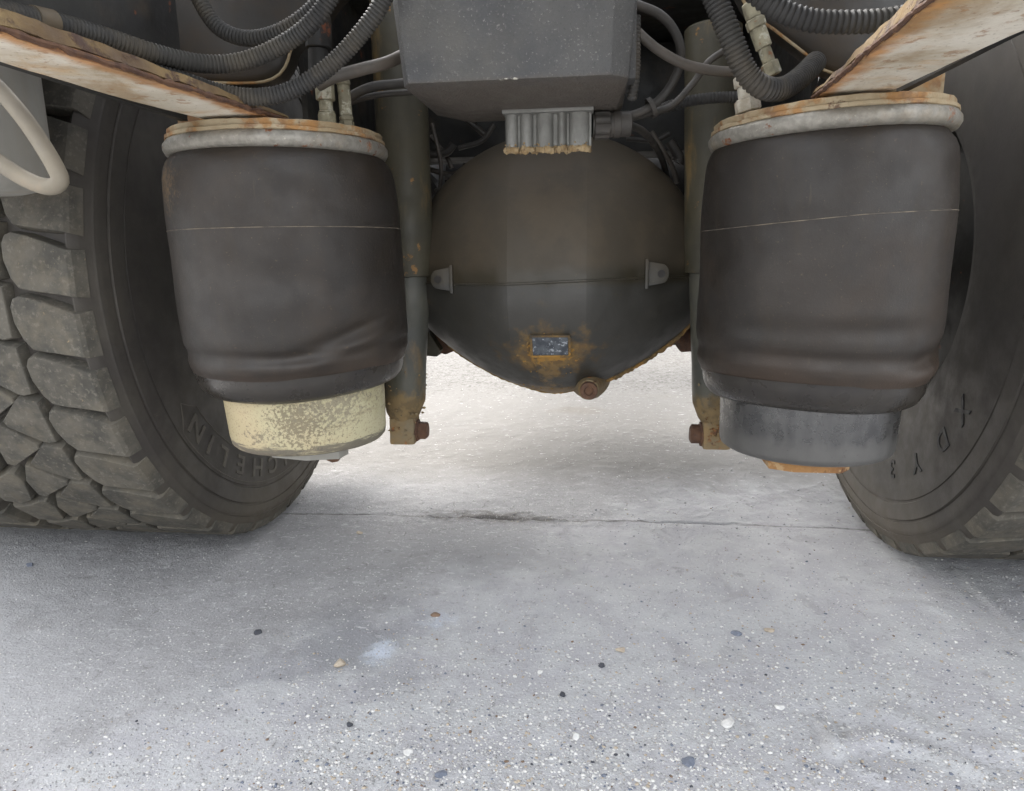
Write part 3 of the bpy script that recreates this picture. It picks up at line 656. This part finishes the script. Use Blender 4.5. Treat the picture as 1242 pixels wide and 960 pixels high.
    mb = MB(); Vb, Fb = box((cxp, y0-.001, czp), (.058, .006, .032)); Vb = [(v[0], v[1]+(v[2]-czp)*tz, v[2]) for v in Vb]; mb.add(Vb, Fb)
    build('name_plate', mb.v, mb.f, M['plate'], e, bev=.0012)
    mb = MB()
    for (w, h, dx, dz) in ((.064, .004, 0, .018), (.062, .004, 0, -.018), (.004, .032, -.031, 0), (.004, .032, .031, 0)):
        Vb, Fb = box((cxp+dx, y0-.001, czp+dz), (w, .009, h)); Vb = [(v[0], v[1]+(v[2]-czp)*tz, v[2]) for v in Vb]; mb.add(roughen(Vb, .0006, 90), Fb)
    build('plate_frame', mb.v, mb.f, M['axle'], e)
    # rust blisters round the plate and along the lower edge
    mb = MB()
    for i in range(70):
        if i < 40:
            t = random.uniform(0, 6.283); rr = random.uniform(.7, 1.35); xx, zz = .0+rr*.045*math.cos(t), .402+rr*.036*math.sin(t)
            if zz > .44 or (abs(xx) < .032 and abs(zz-.413) < .018): continue
        else:
            xx = random.uniform(-.06, .16); zz = cz-.200*(1-(abs(xx)/.29)**1.72)**(1/1.72)+.004
        r = random.uniform(.0008, .0026); y1 = surfY(xx, zz)
        mb.add(*[(lambda q: (roughen(q[0], r*.3, 200), q[1]))(lathe((xx, y1+.001, zz), (0, -1, 0), [(r, 0), (r*.85, .0012), (r*.4, .0022)], 7))][0])
    build('rust_blisters', mb.v, mb.f, M['lip'], e, kind='stuff')
    # axle tubes out to the wheels
    for sx in (-1, 1):
        rings = []
        for x, hz, hy in ((.15, .105, .10), (.235, .080, .08), (.30, .07, .072), (.58, .068, .07), (.66, .06, .06)):
            rings.append([Vector((sx*x, hy*math.copysign(abs(math.cos(t))**.6, math.cos(t)), .53+hz*math.copysign(abs(math.sin(t))**.6, math.sin(t)))) for t in np.linspace(0, 2*math.pi, 25)[:-1]])
        V, F = loft(rings); build('axle_tube', V, F, M['dark'], e)
    return e
axle()
# brackets and levers showing below the axle on either side
e = part('spring_bracket', (-.24, 0, .38), 'greenish wedge bracket below the axle beside the left shock absorber')
b0 = [AY(505, 395, -.03), AY(519, 402, -.03), AY(534, 425, -.03), AY(530, 433, -.03), AY(514, 432, -.03), AY(505, 428, -.03)]
V, F = prism(b0, (0, .09, 0)); build('wedge_plate', V, F, M['shock'], e, bev=.002)
b0 = [AY(519, 398, .0), AY(540, 405, .0), AY(553, 426, .0), AY(540, 431, .0), AY(531, 428, .0)]
V, F = prism(b0, (0, .06, 0)); V = roughen(V, .003, 40); build('rusty_block', V, F, M['bolt'], e, bev=.003)
e = part('track_rod_end', (.235, 0, .38), 'dark rusty rod end below the axle beside the right shock absorber')
c = AY(834, 409, -.02); V, F = lathe(c, (-1, -.35, 0), [(.026, -.03), (.029, -.01), (.029, .012), (.022, .018), (.012, .019), (.011, .026), (.004, .027)], 24)
build('rod_end', V, F, M['bolt'], e)
c = AY(815, 413, .05); V, F = box(tuple(c), (.045, .05, .014)); build('rod_tab', V, F, M['shock'], e, bev=.002)

# ---- shock absorbers
def shock(s):
    lab = 'left shock absorber, rust creeping up from its lower eye' if s < 0 else 'right shock absorber partly hidden behind the right air spring'
    Yk = -.21
    top = AY(487, 95, Yk) if s < 0 else Vector((.249, Yk, .90)); top.z = .90
    mid = Vector((-.2475, Yk, .5265)) if s < 0 else Vector((.2615, Yk, .528))
    bot = Vector((-.2695, Yk, .275)) if s < 0 else Vector((.279, Yk, .275))
    if s < 0: top = Vector((-.2475, Yk, 1.01))
    e = part('shock_absorber', (s*.26, Yk, .25), lab)
    d = (top-mid); ra = .0435
    V, F = lathe(mid, d, [(ra-.004, -.001), (ra, .0), (ra+.0008, .004), (ra, .009), (ra, d.length-.004), (ra-.005, d.length), (.01, d.length)], 40); V = roughen(V, .0005, 50)
    build('dust_tube', V, F, M['shock'], e)
    d = bot-mid; L = d.length
    V, F = lathe(mid-d.normalized()*.02, d, [(.0365, 0), (.0365, L-.08), (.0380, L-.045), (.0375, L-.015), (.030, L+.012), (.022, L+.024)], 40); V = roughen(V, .0011, 45)
    build('damper_body', V, F, M['damper'], e)
    # lower eye, its axis along the truck's width, with the bolt head facing the middle
    ez = .252; ex = -.268 if s < 0 else .279
    mb = MB(); mb.add(*box((ex, Yk, ez+.002), (.046, .046, .05)))
    V = roughen(mb.v, .0018, 50); build('lower_eye', V, mb.f, M['eye'], e, bev=.006, seg=2)
    V, F = lathe((ex-s*.023, Yk, ez), (-s, 0, 0), [(.021, -.01), (.021, .003), (.0165, .004), (.0165, .017), (.013, .020)], 6 if s < 0 else 20); V = roughen(V, .0012, 60)
    build('eye_bolt', V, F, M['bolt'], e, smooth=25)
    mb = MB()
    for i in range(60):
        z = .255+random.random()**2*.12; ang = random.uniform(-2.6, .9) if s < 0 else random.uniform(-2.6, -.5)
        r = random.uniform(.001, .003); rr = .0365 if z > .285 else .026
        xx = (bot.x+(z-.275)*(mid.x-bot.x)/.25); 
        mb.add(*[(lambda q: (roughen(q[0], r*.35, 180), q[1]))(lathe((xx+rr*math.cos(ang), Yk+rr*math.sin(ang), z), (math.cos(ang), math.sin(ang), 0), [(r, -.001), (r*.8, .0015), (r*.3, .003)], 7))][0])
    build('rust_flakes', mb.v, mb.f, M['eye'], e, kind='stuff')
shock(-1); shock(1)

# ---- equipment box hung in the middle, valve block below it
e = part('equipment_box', (-.02, -.5, .735), 'grey textured plastic box hanging between the two frame rails')
def rg(p, z): return [Vector((u, v, z)) for u, v in p]
V, F = loft([rg([(-.178, -.36), (-.178, -.538), (-.166, -.556), (.094, -.556), (.124, -.536), (.124, -.36)], .97),
             rg([(-.1565, -.36), (-.1565, -.538), (-.1475, -.556), (.0865, -.556), (.107, -.536), (.107, -.36)], .7585),
             rg([(-.108, -.36), (-.110, -.45), (-.104, -.456), (.086, -.456), (.098, -.445), (.098, -.36)], .7475)])
build('box_shell', V, F, M['boxp'], e, bev=.0016, seg=2)
V, F = box((.112, -.46, .845), (.010, .09, .16)); build('side_rib', V, F, M['boxp'], e, bev=.002)
e = part('valve_block', (0, -.42, .69), 'ribbed cast valve block with an ochre crust along its lower edge')
VY = -.425
pa, pb = AY(613, 136, VY), AY(717, 180, VY); x0, x1, zt, zb = pa.x, pb.x, .75, pb.z
def ribprof(u):
    for c, w in ((.07, .075), (.25, .075), (.46, .10), (.66, .05), (.86, .115)):
        if abs(u-c) < w: return .0085*math.sqrt(max(0, 1-((u-c)/w)**2))
    return 0
us = np.linspace(0, 1, 90)
fr = [(x0+(x1-x0)*u, VY-ribprof(u)) for u in us]
poly = [Vector((a_, b_, zb)) for a_, b_ in fr] + [Vector((x1, VY+.022, zb)), Vector((x0, VY+.022, zb))]
V, F = prism(poly, (0, 0, zt-zb)); build('valve_body', V, F, M['alu'], e, smooth=50)
V, F = box(((x0+x1)/2, VY+.03, zt-.004), (x1-x0+.006, .09, .006)); build('valve_lid', V, F, M['alu'], e, bev=.001)
mb = MB()
P = [Vector((a_, b_+.001, zb-.0005)) for a_, b_ in fr]; P = spline(P, .0012)
V, F = sweep(P, .0032, 9); V = [p + Vector((0, 0, (p.z-zb)*.4)) for p in roughen(V, .0019, 170)]; V = roughen(V, .0012, 420); mb.add(V, F)
for i in range(26):
    u = random.random(); r = random.uniform(.0006, .0016)
    c = Vector((x0+(x1-x0)*u, VY-ribprof(u)-.001, zb+random.uniform(.001, .008)))
    q = lathe(c-Vector((0, 0, r)), (0, 0, 1), [(r*.3, 0), (r, r*.6), (r*.9, r*1.3), (r*.3, r*1.9)], 6); mb.add(roughen(q[0], r*.6, 250), q[1])
build('crust', mb.v, mb.f, M['crust'], e, kind='stuff')
c0 = AY(718, 152, VY+.02); ax = Vector((1, .12, .015)).normalized()
V, F = lathe(c0, ax, [(.016, 0), (.016, .002), (.0185, .003), (.0185, .022), (.017, .024), (.0165, .024), (.0165, .027), (.0175, .028), (.0175, .037), (.0165, .038), (.0165, .051), (.013, .053)], 48,
             rf=lambda t, i, r: r + (.0009*math.copysign(1, math.sin(t*12)) if i in (2, 3) else 0)); build('connector', V, F, M['cable'], e, smooth=30)

# ---- frame rails, chassis around them
def rail(s):
    e = part('frame_rail', (s*.38, -.7, .735), 'left frame rail, pale dusty underside edged with dark rust' if s < 0 else 'right frame rail, pale underside streaked with orange rust')
    zb = .7275
    px = ([(-150, -6), (0, 41), (100, 72), (200, 103), (290, 131), (350, 150)], [(262, 149), (215, 137), (130, 115), (0, 75), (-150, 28)]) if s < 0 else \
         ([(1200, -52), (1120, 13), (1060, 62), (1020, 96), (986, 123)], [(1072, 114), (1110, 97), (1180, 65), (1242, 37), (1330, -4)])
    inn, out = [[tuple(AZ(a_, b_, zb)[:2]) for a_, b_ in q] for q in px]
    poly = []
    P = inn+out
    for i, (p, q) in enumerate(zip(P, P[1:]+P[:1])):
        for j in range(8):
            t = j/8; u = Vector((p[0]+(q[0]-p[0])*t, p[1]+(q[1]-p[1])*t, zb))
            poly.append(u + Vector((mnoise.noise(u*38), mnoise.noise(u*38+Vector((9, 0, 0))), 0))*.0022)
    V, F = prism(poly, (0, 0, .006)); build('bottom_flange', V, F, M['rail', s], e, smooth=30)
    # the thicker rusty edge strip along the inner side, lifting towards the camera
    ring = []
    for i, (u, v) in enumerate(inn):
        k = 1-i/(len(inn)-1); h = .003+.011*min(1, k*1.8)
        ring.append([Vector((u+s*.000, v, zb+.0055)), Vector((u-s*.0015, v, zb+.0065)), Vector((u+s*.006*k, v, zb+.006+h)), Vector((u+s*.02, v, zb+.006+h)), Vector((u+s*.02, v, zb+.0055))])
    rr = []
    for a_, b_ in zip(ring, ring[1:]):
        for j in range(10): rr.append([p.lerp(q, j/10) for p, q in zip(a_, b_)])
    rr.append(ring[-1]); V, F = loft(rr); V = roughen(V, .0016, 45); build('edge_strip', V, F, M['railedge'], e, smooth=35)
    mb = MB(); pts = spline([Vector((u, v, zb+.003)) for u, v in inn], .004)
    V, F = sweep([p + Vector((-s*.001, 0, .0015*mnoise.noise(p*70))) for p in pts], lambda i: .0026+.0022*mnoise.noise(Vector((i*.35, s, 0))), 7)
    build('rust_bead', V, F, M['bolt'], e)
    V, F = box((-.437 if s < 0 else .404, -.80, .88), (.009, .52, .30)); build('web_end', V, F, M['dark'], e)
    V, F = box((s*.385, 1.0, .88), (.009, 2.56, .28)); build('web', V, F, M['dark'], e)
    V, F = box((s*.39, .95, 1.02), (.10, 4.0, .009)); build('top_flange', V, F, M['dark'], e)
    V, F = box((s*.39, 1.2, .7415), (.09, 2.5, .009)); build('lower_flange', V, F, M['dark'], e)
rail(-1); rail(1)
for s in (-1, 1):
    e = part('mounting_post', (s*.42, -.42, .73), 'beige %s post between air spring plate and chassis' % ('left' if s < 0 else 'right'))
    if s < 0: a_, b_ = AY(208, 158, -.46), AY(256, 128, -.46)
    else: a_, b_ = AY(1086, 118, -.44), AY(1146, 82, -.44)
    V, F = box(((a_.x+b_.x)/2, -.42, .743 if s < 0 else .765), (abs(b_.x-a_.x), .05, .045 if s < 0 else .09)); V = roughen(V, .001, 40); build('post', V, F, M['rustplate'], e, bev=.003)
def gusset(s):
    e = part('gusset', (s*.35, -.4, .76), ('rounded dark gusset behind the corrugated hoses at top left' if s < 0 else 'rounded dark gusset with a pale rusty rim at top right'))
    Yg = -.40
    px = [(60, -70), (420, -70), (398, 12), (366, 46), (353, 62), (350, 74), (343, 88), (330, 97), (312, 101), (280, 101), (220, 97), (140, 80)] if s < 0 else [(870, -70), (906, 10), (940, 38), (984, 72), (1004, 88), (1040, 92), (1090, 88), (1150, 40), (1180, -70)]
    P = [AY(a_, b_, Yg) for a_, b_ in px]; P = spline(P+[P[0]], .012)[:-1]
    c = sum(P, Vector())/len(P); n = len(P); rings = []
    for k, d in ((1.0, .03), (1.0, .0), (.985, -.006), (.93, -.010), (.75, -.016), (.45, -.022), (.12, -.024)):
        rings.append([c+(p-c)*k+Vector((0, d, 0)) for p in P])
    V, F = loft(rings); build('gusset_plate', V, F, M['gusset'], e, smooth=50)
    V, F = sweep([p+Vector((0, -.003, 0)) for p in P], .0022, 6, closed=True); V = roughen(V, .0008, 60); build('rim_bead', V, F, M['rustplate'], e)
gusset(-1); gusset(1)

# ---- hoses and cables
def corrugated(px, dia, label, m='hose', pitch=.0043):
    P = [AY(*p) for p in px]; e = part('corrugated_hose', tuple(P[len(P)//2]), label)
    pts = spline(P, pitch/5); r = dia/2
    def rad(i):
        k = i % 5; return r*(1.0 if k in (0, 1) else .965 if k == 2 else .86 if k == 3 else .90)
    V, F = sweep(pts, rad, 16)
    o = build('conduit', V, F, M[m], e, smooth=30); return e
def cable(px, dia, label, m='cable', name='cable'):
    P = [AY(*p) for p in px]; pts = spline(P, .004); V, F = sweep(pts, dia/2, 12)
    o = build(name, V, F, M[m], TRUCK, smooth=60, label=label); return o
corrugated([(-60, 6, -.86), (0, 15, -.82), (60, 27, -.77), (120, 43, -.72), (190, 66, -.67), (250, 78, -.63), (300, 73, -.61), (350, 50, -.60), (385, 20, -.60), (410, -20, -.60)], .0200, 'upper corrugated hose sagging along the left frame rail')
corrugated([(20, 30, -.76), (80, 50, -.73), (150, 76, -.69), (215, 96, -.65), (265, 112, -.615), (310, 118, -.60), (355, 109, -.59), (405, 76, -.585), (450, 25, -.585), (475, -20, -.585)], .0200, 'lower corrugated hose dipping in front of the left air spring ring')
corrugated([(225, -40, -.56), (246, 8, -.56), (268, 36, -.56), (303, 47, -.56), (345, 36, -.56), (385, 5, -.56), (400, -30, -.56)], .0185, 'short corrugated hose looping down at the upper left')
V, F = cyl(AY(40, 23, -.787), AY(64, 28, -.767), .0112, 20); build('hose_sleeve', V, F, M['hosedust'], TRUCK, label='dusty plain sleeve around the upper left hose')
corrugated([(850, -40, -.56), (872, 10, -.56), (888, 50, -.56), (905, 88, -.555), (925, 106, -.55), (948, 108, -.53), (970, 95, -.50), (990, 75, -.46)], .0262, 'thick corrugated hose bending up beside the right fittings', pitch=.0048)
corrugated([(915, -10, -.62), (945, 12, -.62), (985, 25, -.62), (1040, 27, -.62), (1090, 22, -.62), (1125, 10, -.62), (1150, -20, -.62)], .0225, 'corrugated hose lying across the top of the right gusset', pitch=.0060)
corrugated([(796, 134, -.34), (830, 124, -.34), (865, 119, -.34), (900, 118, -.34)], .0155, 'thin corrugated hose running level behind the right fittings', pitch=.0046)
corrugated([(771, 20, -.47), (771, 60, -.47), (770, 95, -.47), (766, 122, -.46)], .0125, 'narrow upright corrugated hose beside the grey box', pitch=.0046)
cable([(385, 104, -.50), (405, 94, -.50), (440, 84, -.49), (475, 74, -.47), (520, 50, -.42)], .0155, 'grey air line leaving the left fitting towards the box', 'tube', 'air_line')
cable([(420, 120, -.36), (450, 106, -.36), (490, 101, -.35), (540, 95, -.33)], .0135, 'dark pipe crossing the top of the left shock absorber', name='air_line')
cable([(420, 126, -.34), (455, 116, -.34), (500, 112, -.33), (540, 110, -.33)], .009, 'thin dark pipe crossing just below a thicker one at the left shock', name='air_line')
cable([(755, 20, -.46), (776, 42, -.46), (800, 62, -.45), (830, 78, -.44), (865, 86, -.43), (900, 88, -.42)], .0125, 'grey cable sagging from the box to the right fittings', 'tube')
cable([(770, 5, -.45), (800, 18, -.44), (818, 38, -.43), (826, 64, -.42), (820, 92, -.41), (803, 118, -.40), (780, 135, -.40), (745, 146, -.41)], .0115, 'cable bowing in a wide arc right of the grey box')
cable([(745, 148, -.40), (785, 138, -.39), (815, 128, -.37), (840, 102, -.36), (860, 75, -.36), (885, 58, -.35)], .0095, 'dark cable climbing behind the arc cable to the upper right')
cable([(758, 150, -.38), (780, 160, -.33), (795, 178, -.22), (806, 203, -.10), (813, 240, .03)], .0105, 'cable dropping from the connector down the right flank of the dome')
c = AY(790, 131, -.40); V, F = lathe(c, (.9, .1, .45), [(.0125, -.003), (.0135, -.003), (.0135, .003), (.0125, .003), (.0125, -.003)], 24, cap=False)
o = build('cable_tie', V, F, M['cable'], TRUCK, label='dark tie holding two cables right of the box')
# fittings
def stack(name, label, px, secs, m, Yf, tilt=None):
    e = part(name, tuple(AY(px[0], px[1], Yf)), label); p = AY(px[0], px[1], Yf); q = AY(px[2], px[3], Yf); d = q-p; L = d.length
    for nm, t0, t1, r, n in secs:
        V, F = lathe(p+d*t0, d, [(r*.9, 0), (r, .0012), (r, (t1-t0)*L-.0012), (r*.9, (t1-t0)*L)], n); V = roughen(V, .0004, 120); build(nm, V, F, m, e, smooth=30)
    return e
stack('air_fitting', 'taller pale fitting on the left air spring plate', (398, 162, 393, 98), [('union', 0, .38, .0115, 20), ('collar', .38, .42, .0108, 20), ('stem', .42, .62, .0088, 16), ('hex_nut', .62, 1, .0125, 6)], M['brass'], -.47)
stack('air_fitting', 'darker fitting with a pale nut right of the taller one', (422, 166, 416, 98), [('union', .0, .16, .0115, 6), ('hex_nut', .17, .28, .0098, 6), ('collar', .28, .36, .0092, 16), ('stem', .36, .92, .0082, 16), ('cap', .92, 1, .0095, 12)], M['brass'], -.455)
stack('air_valve', 'dark valve body behind the lower left hose', (388, 92, 385, 20), [('valve_body', 0, .45, .014, 16), ('valve_cap', .45, 1, .017, 12)], M['dark'], -.47)
stack('air_fitting', 'white corroded fitting standing on the right air spring plate', (908, 136, 902, 92), [('union', 0, .35, .016, 6), ('stem', .35, .7, .010, 16), ('hex_nut', .7, 1, .0135, 6)], M['zinc'], -.47)
stack('air_fitting', 'rusty slanted pipe union with a grey nut beside the right hose', (938, 92, 911, 12), [('grey_nut', 0, .2, .0105, 6), ('stem', .2, .42, .0075, 14), ('pipe', .42, .72, .0098, 16), ('yellow_nut', .72, .86, .0118, 6), ('pipe_end', .86, 1.1, .0095, 16)], M['brass'], -.47)

# ---- grab loop and the grey cylinder behind it, far left
lp = [(-80, 40), (-30, 82), (2, 112), (30, 145), (55, 182), (69, 207), (73, 219), (66, 226), (52, 226), (28, 216), (0, 198), (-40, 168), (-90, 130)]
P = spline([AY(a_, b_, -.72) for a_, b_ in lp], .004)
V, F = sweep(P, .0084, 20); build('grab_loop', V, F, M['handle'], TRUCK, smooth=60, label='pale bent tube loop poking in from the left edge')
pc = AY(-45, 235, -.64)
V, F = lathe((pc.x, pc.y, pc.z), (0, 0, 1), [(.02, 0), (.062, .001), (.080, .006), (.090, .018), (.0935, .035), (.0935, .4)], 64)
build('air_tank', V, F, M['greypanel'], TRUCK, smooth=50, label='dull grey round tank behind the tube loop at the left edge')

# ---- the rest of the underside: cross members, shaft, gearbox, spring arms, fifth wheel, mudguards, cab, and an added blocker
e = part('cross_member', (0, .35, .8)); V, F = box((0, .36, .90), (.86, .12, .235)); build('beam', V, F, M['dark'], e, bev=.01)  # made tall to shut out a bright gap behind the axle
e = part('cross_member', (0, -.80, .9)); V, F = box((0, -.78, .99), (.86, .12, .05)); build('beam', V, F, M['dark'], e, bev=.01)
e = part('cross_member', (0, 2.4, .8)); V, F = box((0, 2.4, .90), (.86, .12, .24)); build('beam', V, F, M['dark'], e, bev=.01)
e = part('glare_blocker', (0, 1.0, .5)); V, F = lathe((-.50, .95, .70), (1, 0, 0), [(.05, 0), (.15, .02), (.19, .07), (.20, .12), (.20, .88), (.19, .93), (.15, .98), (.05, 1.0)], 40); build('blocker_shell', V, F, M['grime'], e)  # made-up drum, added to block the bright gap behind the dome
e = part('propeller_shaft', (0, 1, .6)); V, F = cyl((0, .1, .56), (0, .70, .60), .055, 24); build('shaft', V, F, M['grime'], e)
V, F = cyl((0, .1, .56), (0, .32, .575), .085, 24); build('universal_joint', V, F, M['grime'], e)
e = part('gearbox', (0, 4.8, .5)); V, F = lathe((0, 4.4, .78), (0, 1, 0), [(.1, 0), (.2, .02), (.24, .2), (.3, .5), (.36, 1.2), (.36, 1.6)], 24); build('gearbox_case', V, F, M['grime'], e)
for s in (-1, 1):
    e = part('spring_arm', (s*.37, -.1, .4)); rings = []
    for yy, zz, hx, hz in ((-.40, .298, .035, .012), (-.30, .335, .04, .02), (-.16, .41, .045, .035), (0, .44, .05, .035), (.4, .42, .05, .03), (.9, .5, .05, .03)):
        rings.append([Vector((s*.385+u*hx, yy, zz+v*hz)) for u, v in ((-1, -1), (1, -1), (1, 1), (-1, 1))])
    V, F = loft(rings); build('arm', V, F, M['dark'], e, bev=.004)
    V, F = box((s*.93, 0, 1.155), (.70, 1.15, .012)); 
    e = part('mudguard', (s*.93, 0, 1.1)); pr = [(.62*math.cos(t), .62*math.sin(t)) for t in np.linspace(R(15), R(165), 24)]
    poly = [Vector((s*.60, u, .55+v)) for u, v in pr] + [Vector((s*.60, u*.985, .55+v*.985)) for u, v in pr[::-1]]
    V, F = prism(poly, (s*.70, 0, 0)); build('guard_shell', V, F, M['grime'], e)
    e = part('brake_chamber', (s*.36, .16, .6)); V, F = lathe((s*.36, .1, .66), (0, 1, .1), [(.03, 0), (.08, .01), (.09, .05), (.095, .06), (.09, .07), (.085, .17), (.04, .19)], 28); build('chamber', V, F, M['grime'], e)
e = part('fifth_wheel', (0, .35, 1.05)); V, F = box((0, .25, 1.09), (.86, .95, .04)); build('coupling_plate', V, F, M['grime'], e, bev=.01)
V, F = box((0, .25, 1.035), (.95, .5, .03)); build('sub_plate', V, F, M['dark'], e)
e = part('cab', (0, 6.6, .9)); V, F = box((0, 6.7, 2.0), (2.4, 2.0, 2.1)); build('cab_shell', V, F, M['greypanel'], e, bev=.08)
# small grimy lines and brackets in the gloom behind the dome
for i, (a_, b_, c_, d_, Yp, dd) in enumerate(((522, 165, 548, 205, .20, .010), (540, 215, 566, 196, .12, .013), (527, 232, 545, 214, .15, .010), (560, 140, 590, 165, .25, .014), (518, 205, 560, 208, .22, .012), (812, 172, 822, 200, .05, .02), (798, 190, 826, 182, .12, .008), (516, 188, 552, 172, .18, .018), (524, 150, 532, 240, .14, .009), (556, 180, 600, 150, .16, .011), (790, 160, 822, 225, .08, .010), (760, 168, 815, 160, .14, .012))):
    p = AY(a_, b_, Yp); q = AY(c_, d_, Yp); m_ = p.lerp(q, .5)+Vector((.012, 0, -.01))
    V, F = sweep(spline([p-Vector((0, 0, .0)), m_, q], .006), dd/2, 10); build('brake_pipe', V, F, M['cable' if i % 2 else 'tube'], TRUCK, smooth=60)

# ---------------------------------------------------------------- stones
ICO = None
def ico(sub):
    bm = bmesh.new(); bmesh.ops.create_icosphere(bm, subdivisions=sub, radius=1); V = np.array([v.co[:] for v in bm.verts]); F = np.array([[v.index for v in f.verts] for f in bm.faces]); bm.free(); return V, F
IV, IF = ico(1)
n = 0; VV = []; FF = []; MI = []
def gzs(x, y): return gheight(np.array([x]), np.array([y]))[0]
N1 = 30000
us = rng.uniform(-40, 1290, N1*3); vs = 420+ (rng.uniform(0, 1, N1*3)**.8)*560
pos = []
for u, v in zip(us, vs):
    p = AZ(u, v, 0)
    if p.y > 3.2: continue
    sandy = (p.x*.777-p.y*.63); near = max(0., min(1., (sandy+.05)/.35))
    dens = .26+.8*near**1.3*max(.25, min(1, (-p.y+.25)/.7))
    if p.y > .02: dens = .18
    if random.random() > dens: continue
    pos.append((p.x, p.y, near))
    if len(pos) >= N1: break
for i in range(5200):       # the coarser drift in the foreground
    p = AZ(random.gauss(650, 260), 985-abs(random.gauss(0, 1))*85, 0)
    if p.x*.777-p.y*.63 > .22: pos.append((p.x, p.y, 1.7))
for i in range(700):        # dirt crumbs along the joint
    pos.append((random.gauss(-.08, .22), random.gauss(.015, .025), .2))
pos = np.array(pos); hz = gheight(pos[:, 0], pos[:, 1])
for (x, y, near), z in zip(pos, hz):
    r = .0006+ .0010*random.random()**2 + (.0020*random.random()**9 if near > .3 else .0009*random.random()**8)
    if y > .05: r *= 1.5
    if near > 1.5: r = .0009+.0022*random.random()**2.5
    Q = Matrix.Rotation(random.random()*6.28, 3, 'Z') @ Matrix.Rotation(random.random()*3, 3, 'X')
    D = np.array([1, random.uniform(.6, .95), random.uniform(.3, .5)])*r
    v = (IV*(1+rng.uniform(-.22, .22, (len(IV), 1)))*D) @ np.array(Matrix.Rotation(random.random()*6.28, 3, 'Z')).T + [x, y, z+r*.12]
    VV.append(v); FF.append(IF+n); n += len(IV)
    w = random.random()*(.55 if near < .1 else 1); k = 0 if w < .36 else 1 if w < .85 else 2 if w < .90 else 3 if w < .975 else 4 if w < .99 else 5
    MI += [k]*len(IF)
SM = [M[k] for k in ('s_white', 's_grey', 's_blue', 's_tan', 's_brown', 's_dark')]
V = np.concatenate(VV); F = np.concatenate(FF)
me = bpy.data.meshes.new('gravel'); me.vertices.add(len(V)); me.vertices.foreach_set('co', V.astype(np.float32).ravel())
me.loops.add(F.size); me.loops.foreach_set('vertex_index', F.ravel().astype(np.int32)); me.polygons.add(len(F)); me.polygons.foreach_set('loop_start', np.arange(0, F.size, 3, dtype=np.int32))
for m_ in SM: me.materials.append(m_)
me.polygons.foreach_set('material_index', np.array(MI, dtype=np.int32)); me.update(calc_edges=True)
o = bpy.data.objects.new('gravel', me); COL.objects.link(o); o['kind'] = 'stuff'

PV, PF = ico(3)
def pebble(px, py, wpx, m, label, flat=.6, group=None):
    p = AZ(px, py, 0); d = (p-CAM_LOC).dot(fw); r = wpx/FPX*d/2
    sd_ = Vector((px, py, 0)); V = []
    asp = random.uniform(.72, .92); a = random.random()*3
    for v in PV:
        q = Vector(v); k = 1+.22*mnoise.noise(q*1.3+sd_)+.10*mnoise.noise(q*3.1+sd_)
        # a few flat facets
        for j in range(5):
            nn = Vector((math.sin(px+j*2.1), math.cos(py+j*1.3), math.sin(j*1.7+px))).normalized(); t = q.dot(nn)*k
            if t > .66: k *= .66/t
        q = q*k; V.append((q.x*r, q.y*r*asp, q.z*r*flat))
    V = [(x*math.cos(a)-y*math.sin(a), x*math.sin(a)+y*math.cos(a), z) for x, y, z in V]
    o = build('pebble', V, [tuple(f) for f in PF], M[m], None, smooth=14)
    o.location = (p.x, p.y, gzs(p.x, p.y)+r*flat*.3); o['label'] = label; o['category'] = 'pebble'
    if group: o['group'] = group
for a_ in [(412, 806, 17, 's_tan', 'pale tan pebble beside the bluish white stain', .7), (883, 877, 19, 's_white', 'largest white pebble lying right of the middle foreground', .6),
           (528, 745, 12, 's_brown', 'rust brown flat pebble above the bluish white stain', .4), (312, 767, 11, 's_dark', 'small dark round pebble on the smooth concrete at left', .5),
           (535, 938, 17, 's_blue', 'dark blue pebble at the very bottom of the photo', .5), (730, 806, 12, 's_dark', 'dark slate pebble right of the stain, upper one of two', .5),
           (682, 840, 10, 's_dark', 'dark slate pebble right of the stain, lower one of two', .6), (699, 891, 13, 's_white', 'white round pebble left of the largest white pebble', .7),
           (753, 788, 13, 's_tan', 'tan pebble behind the dark slate pebble', .5), (933, 764, 13, 's_tan', 'elongated tan pebble under the gap right of the dome', .4),
           (893, 767, 14, 's_blue', 'dark bluish pebble left of the elongated tan one', .4), (835, 923, 22, 's_blue', 'broad flat bluish pebble at the bottom edge', .3),
           (36, 685, 10, 's_blue', 'bluish pebble in front of the left wheel', .5), (436, 646, 9, 's_tan', 'tan pebble near the dirty slab joint', .5),
           (655, 812, 9, 's_white', 'white pebble straight above the lower dark slate one', .6), (945, 857, 14, 's_white', 'pale flat pebble up and right of the largest white one', .35),
           (424, 879, 10, 's_dark', 'blackish pebble left of the lower middle gravel', .6), (495, 912, 13, 's_white', 'white pebble up and left of the dark blue one', .5)]:
    pebble(*a_[:5], flat=a_[5], group='pebbles lying on the concrete')
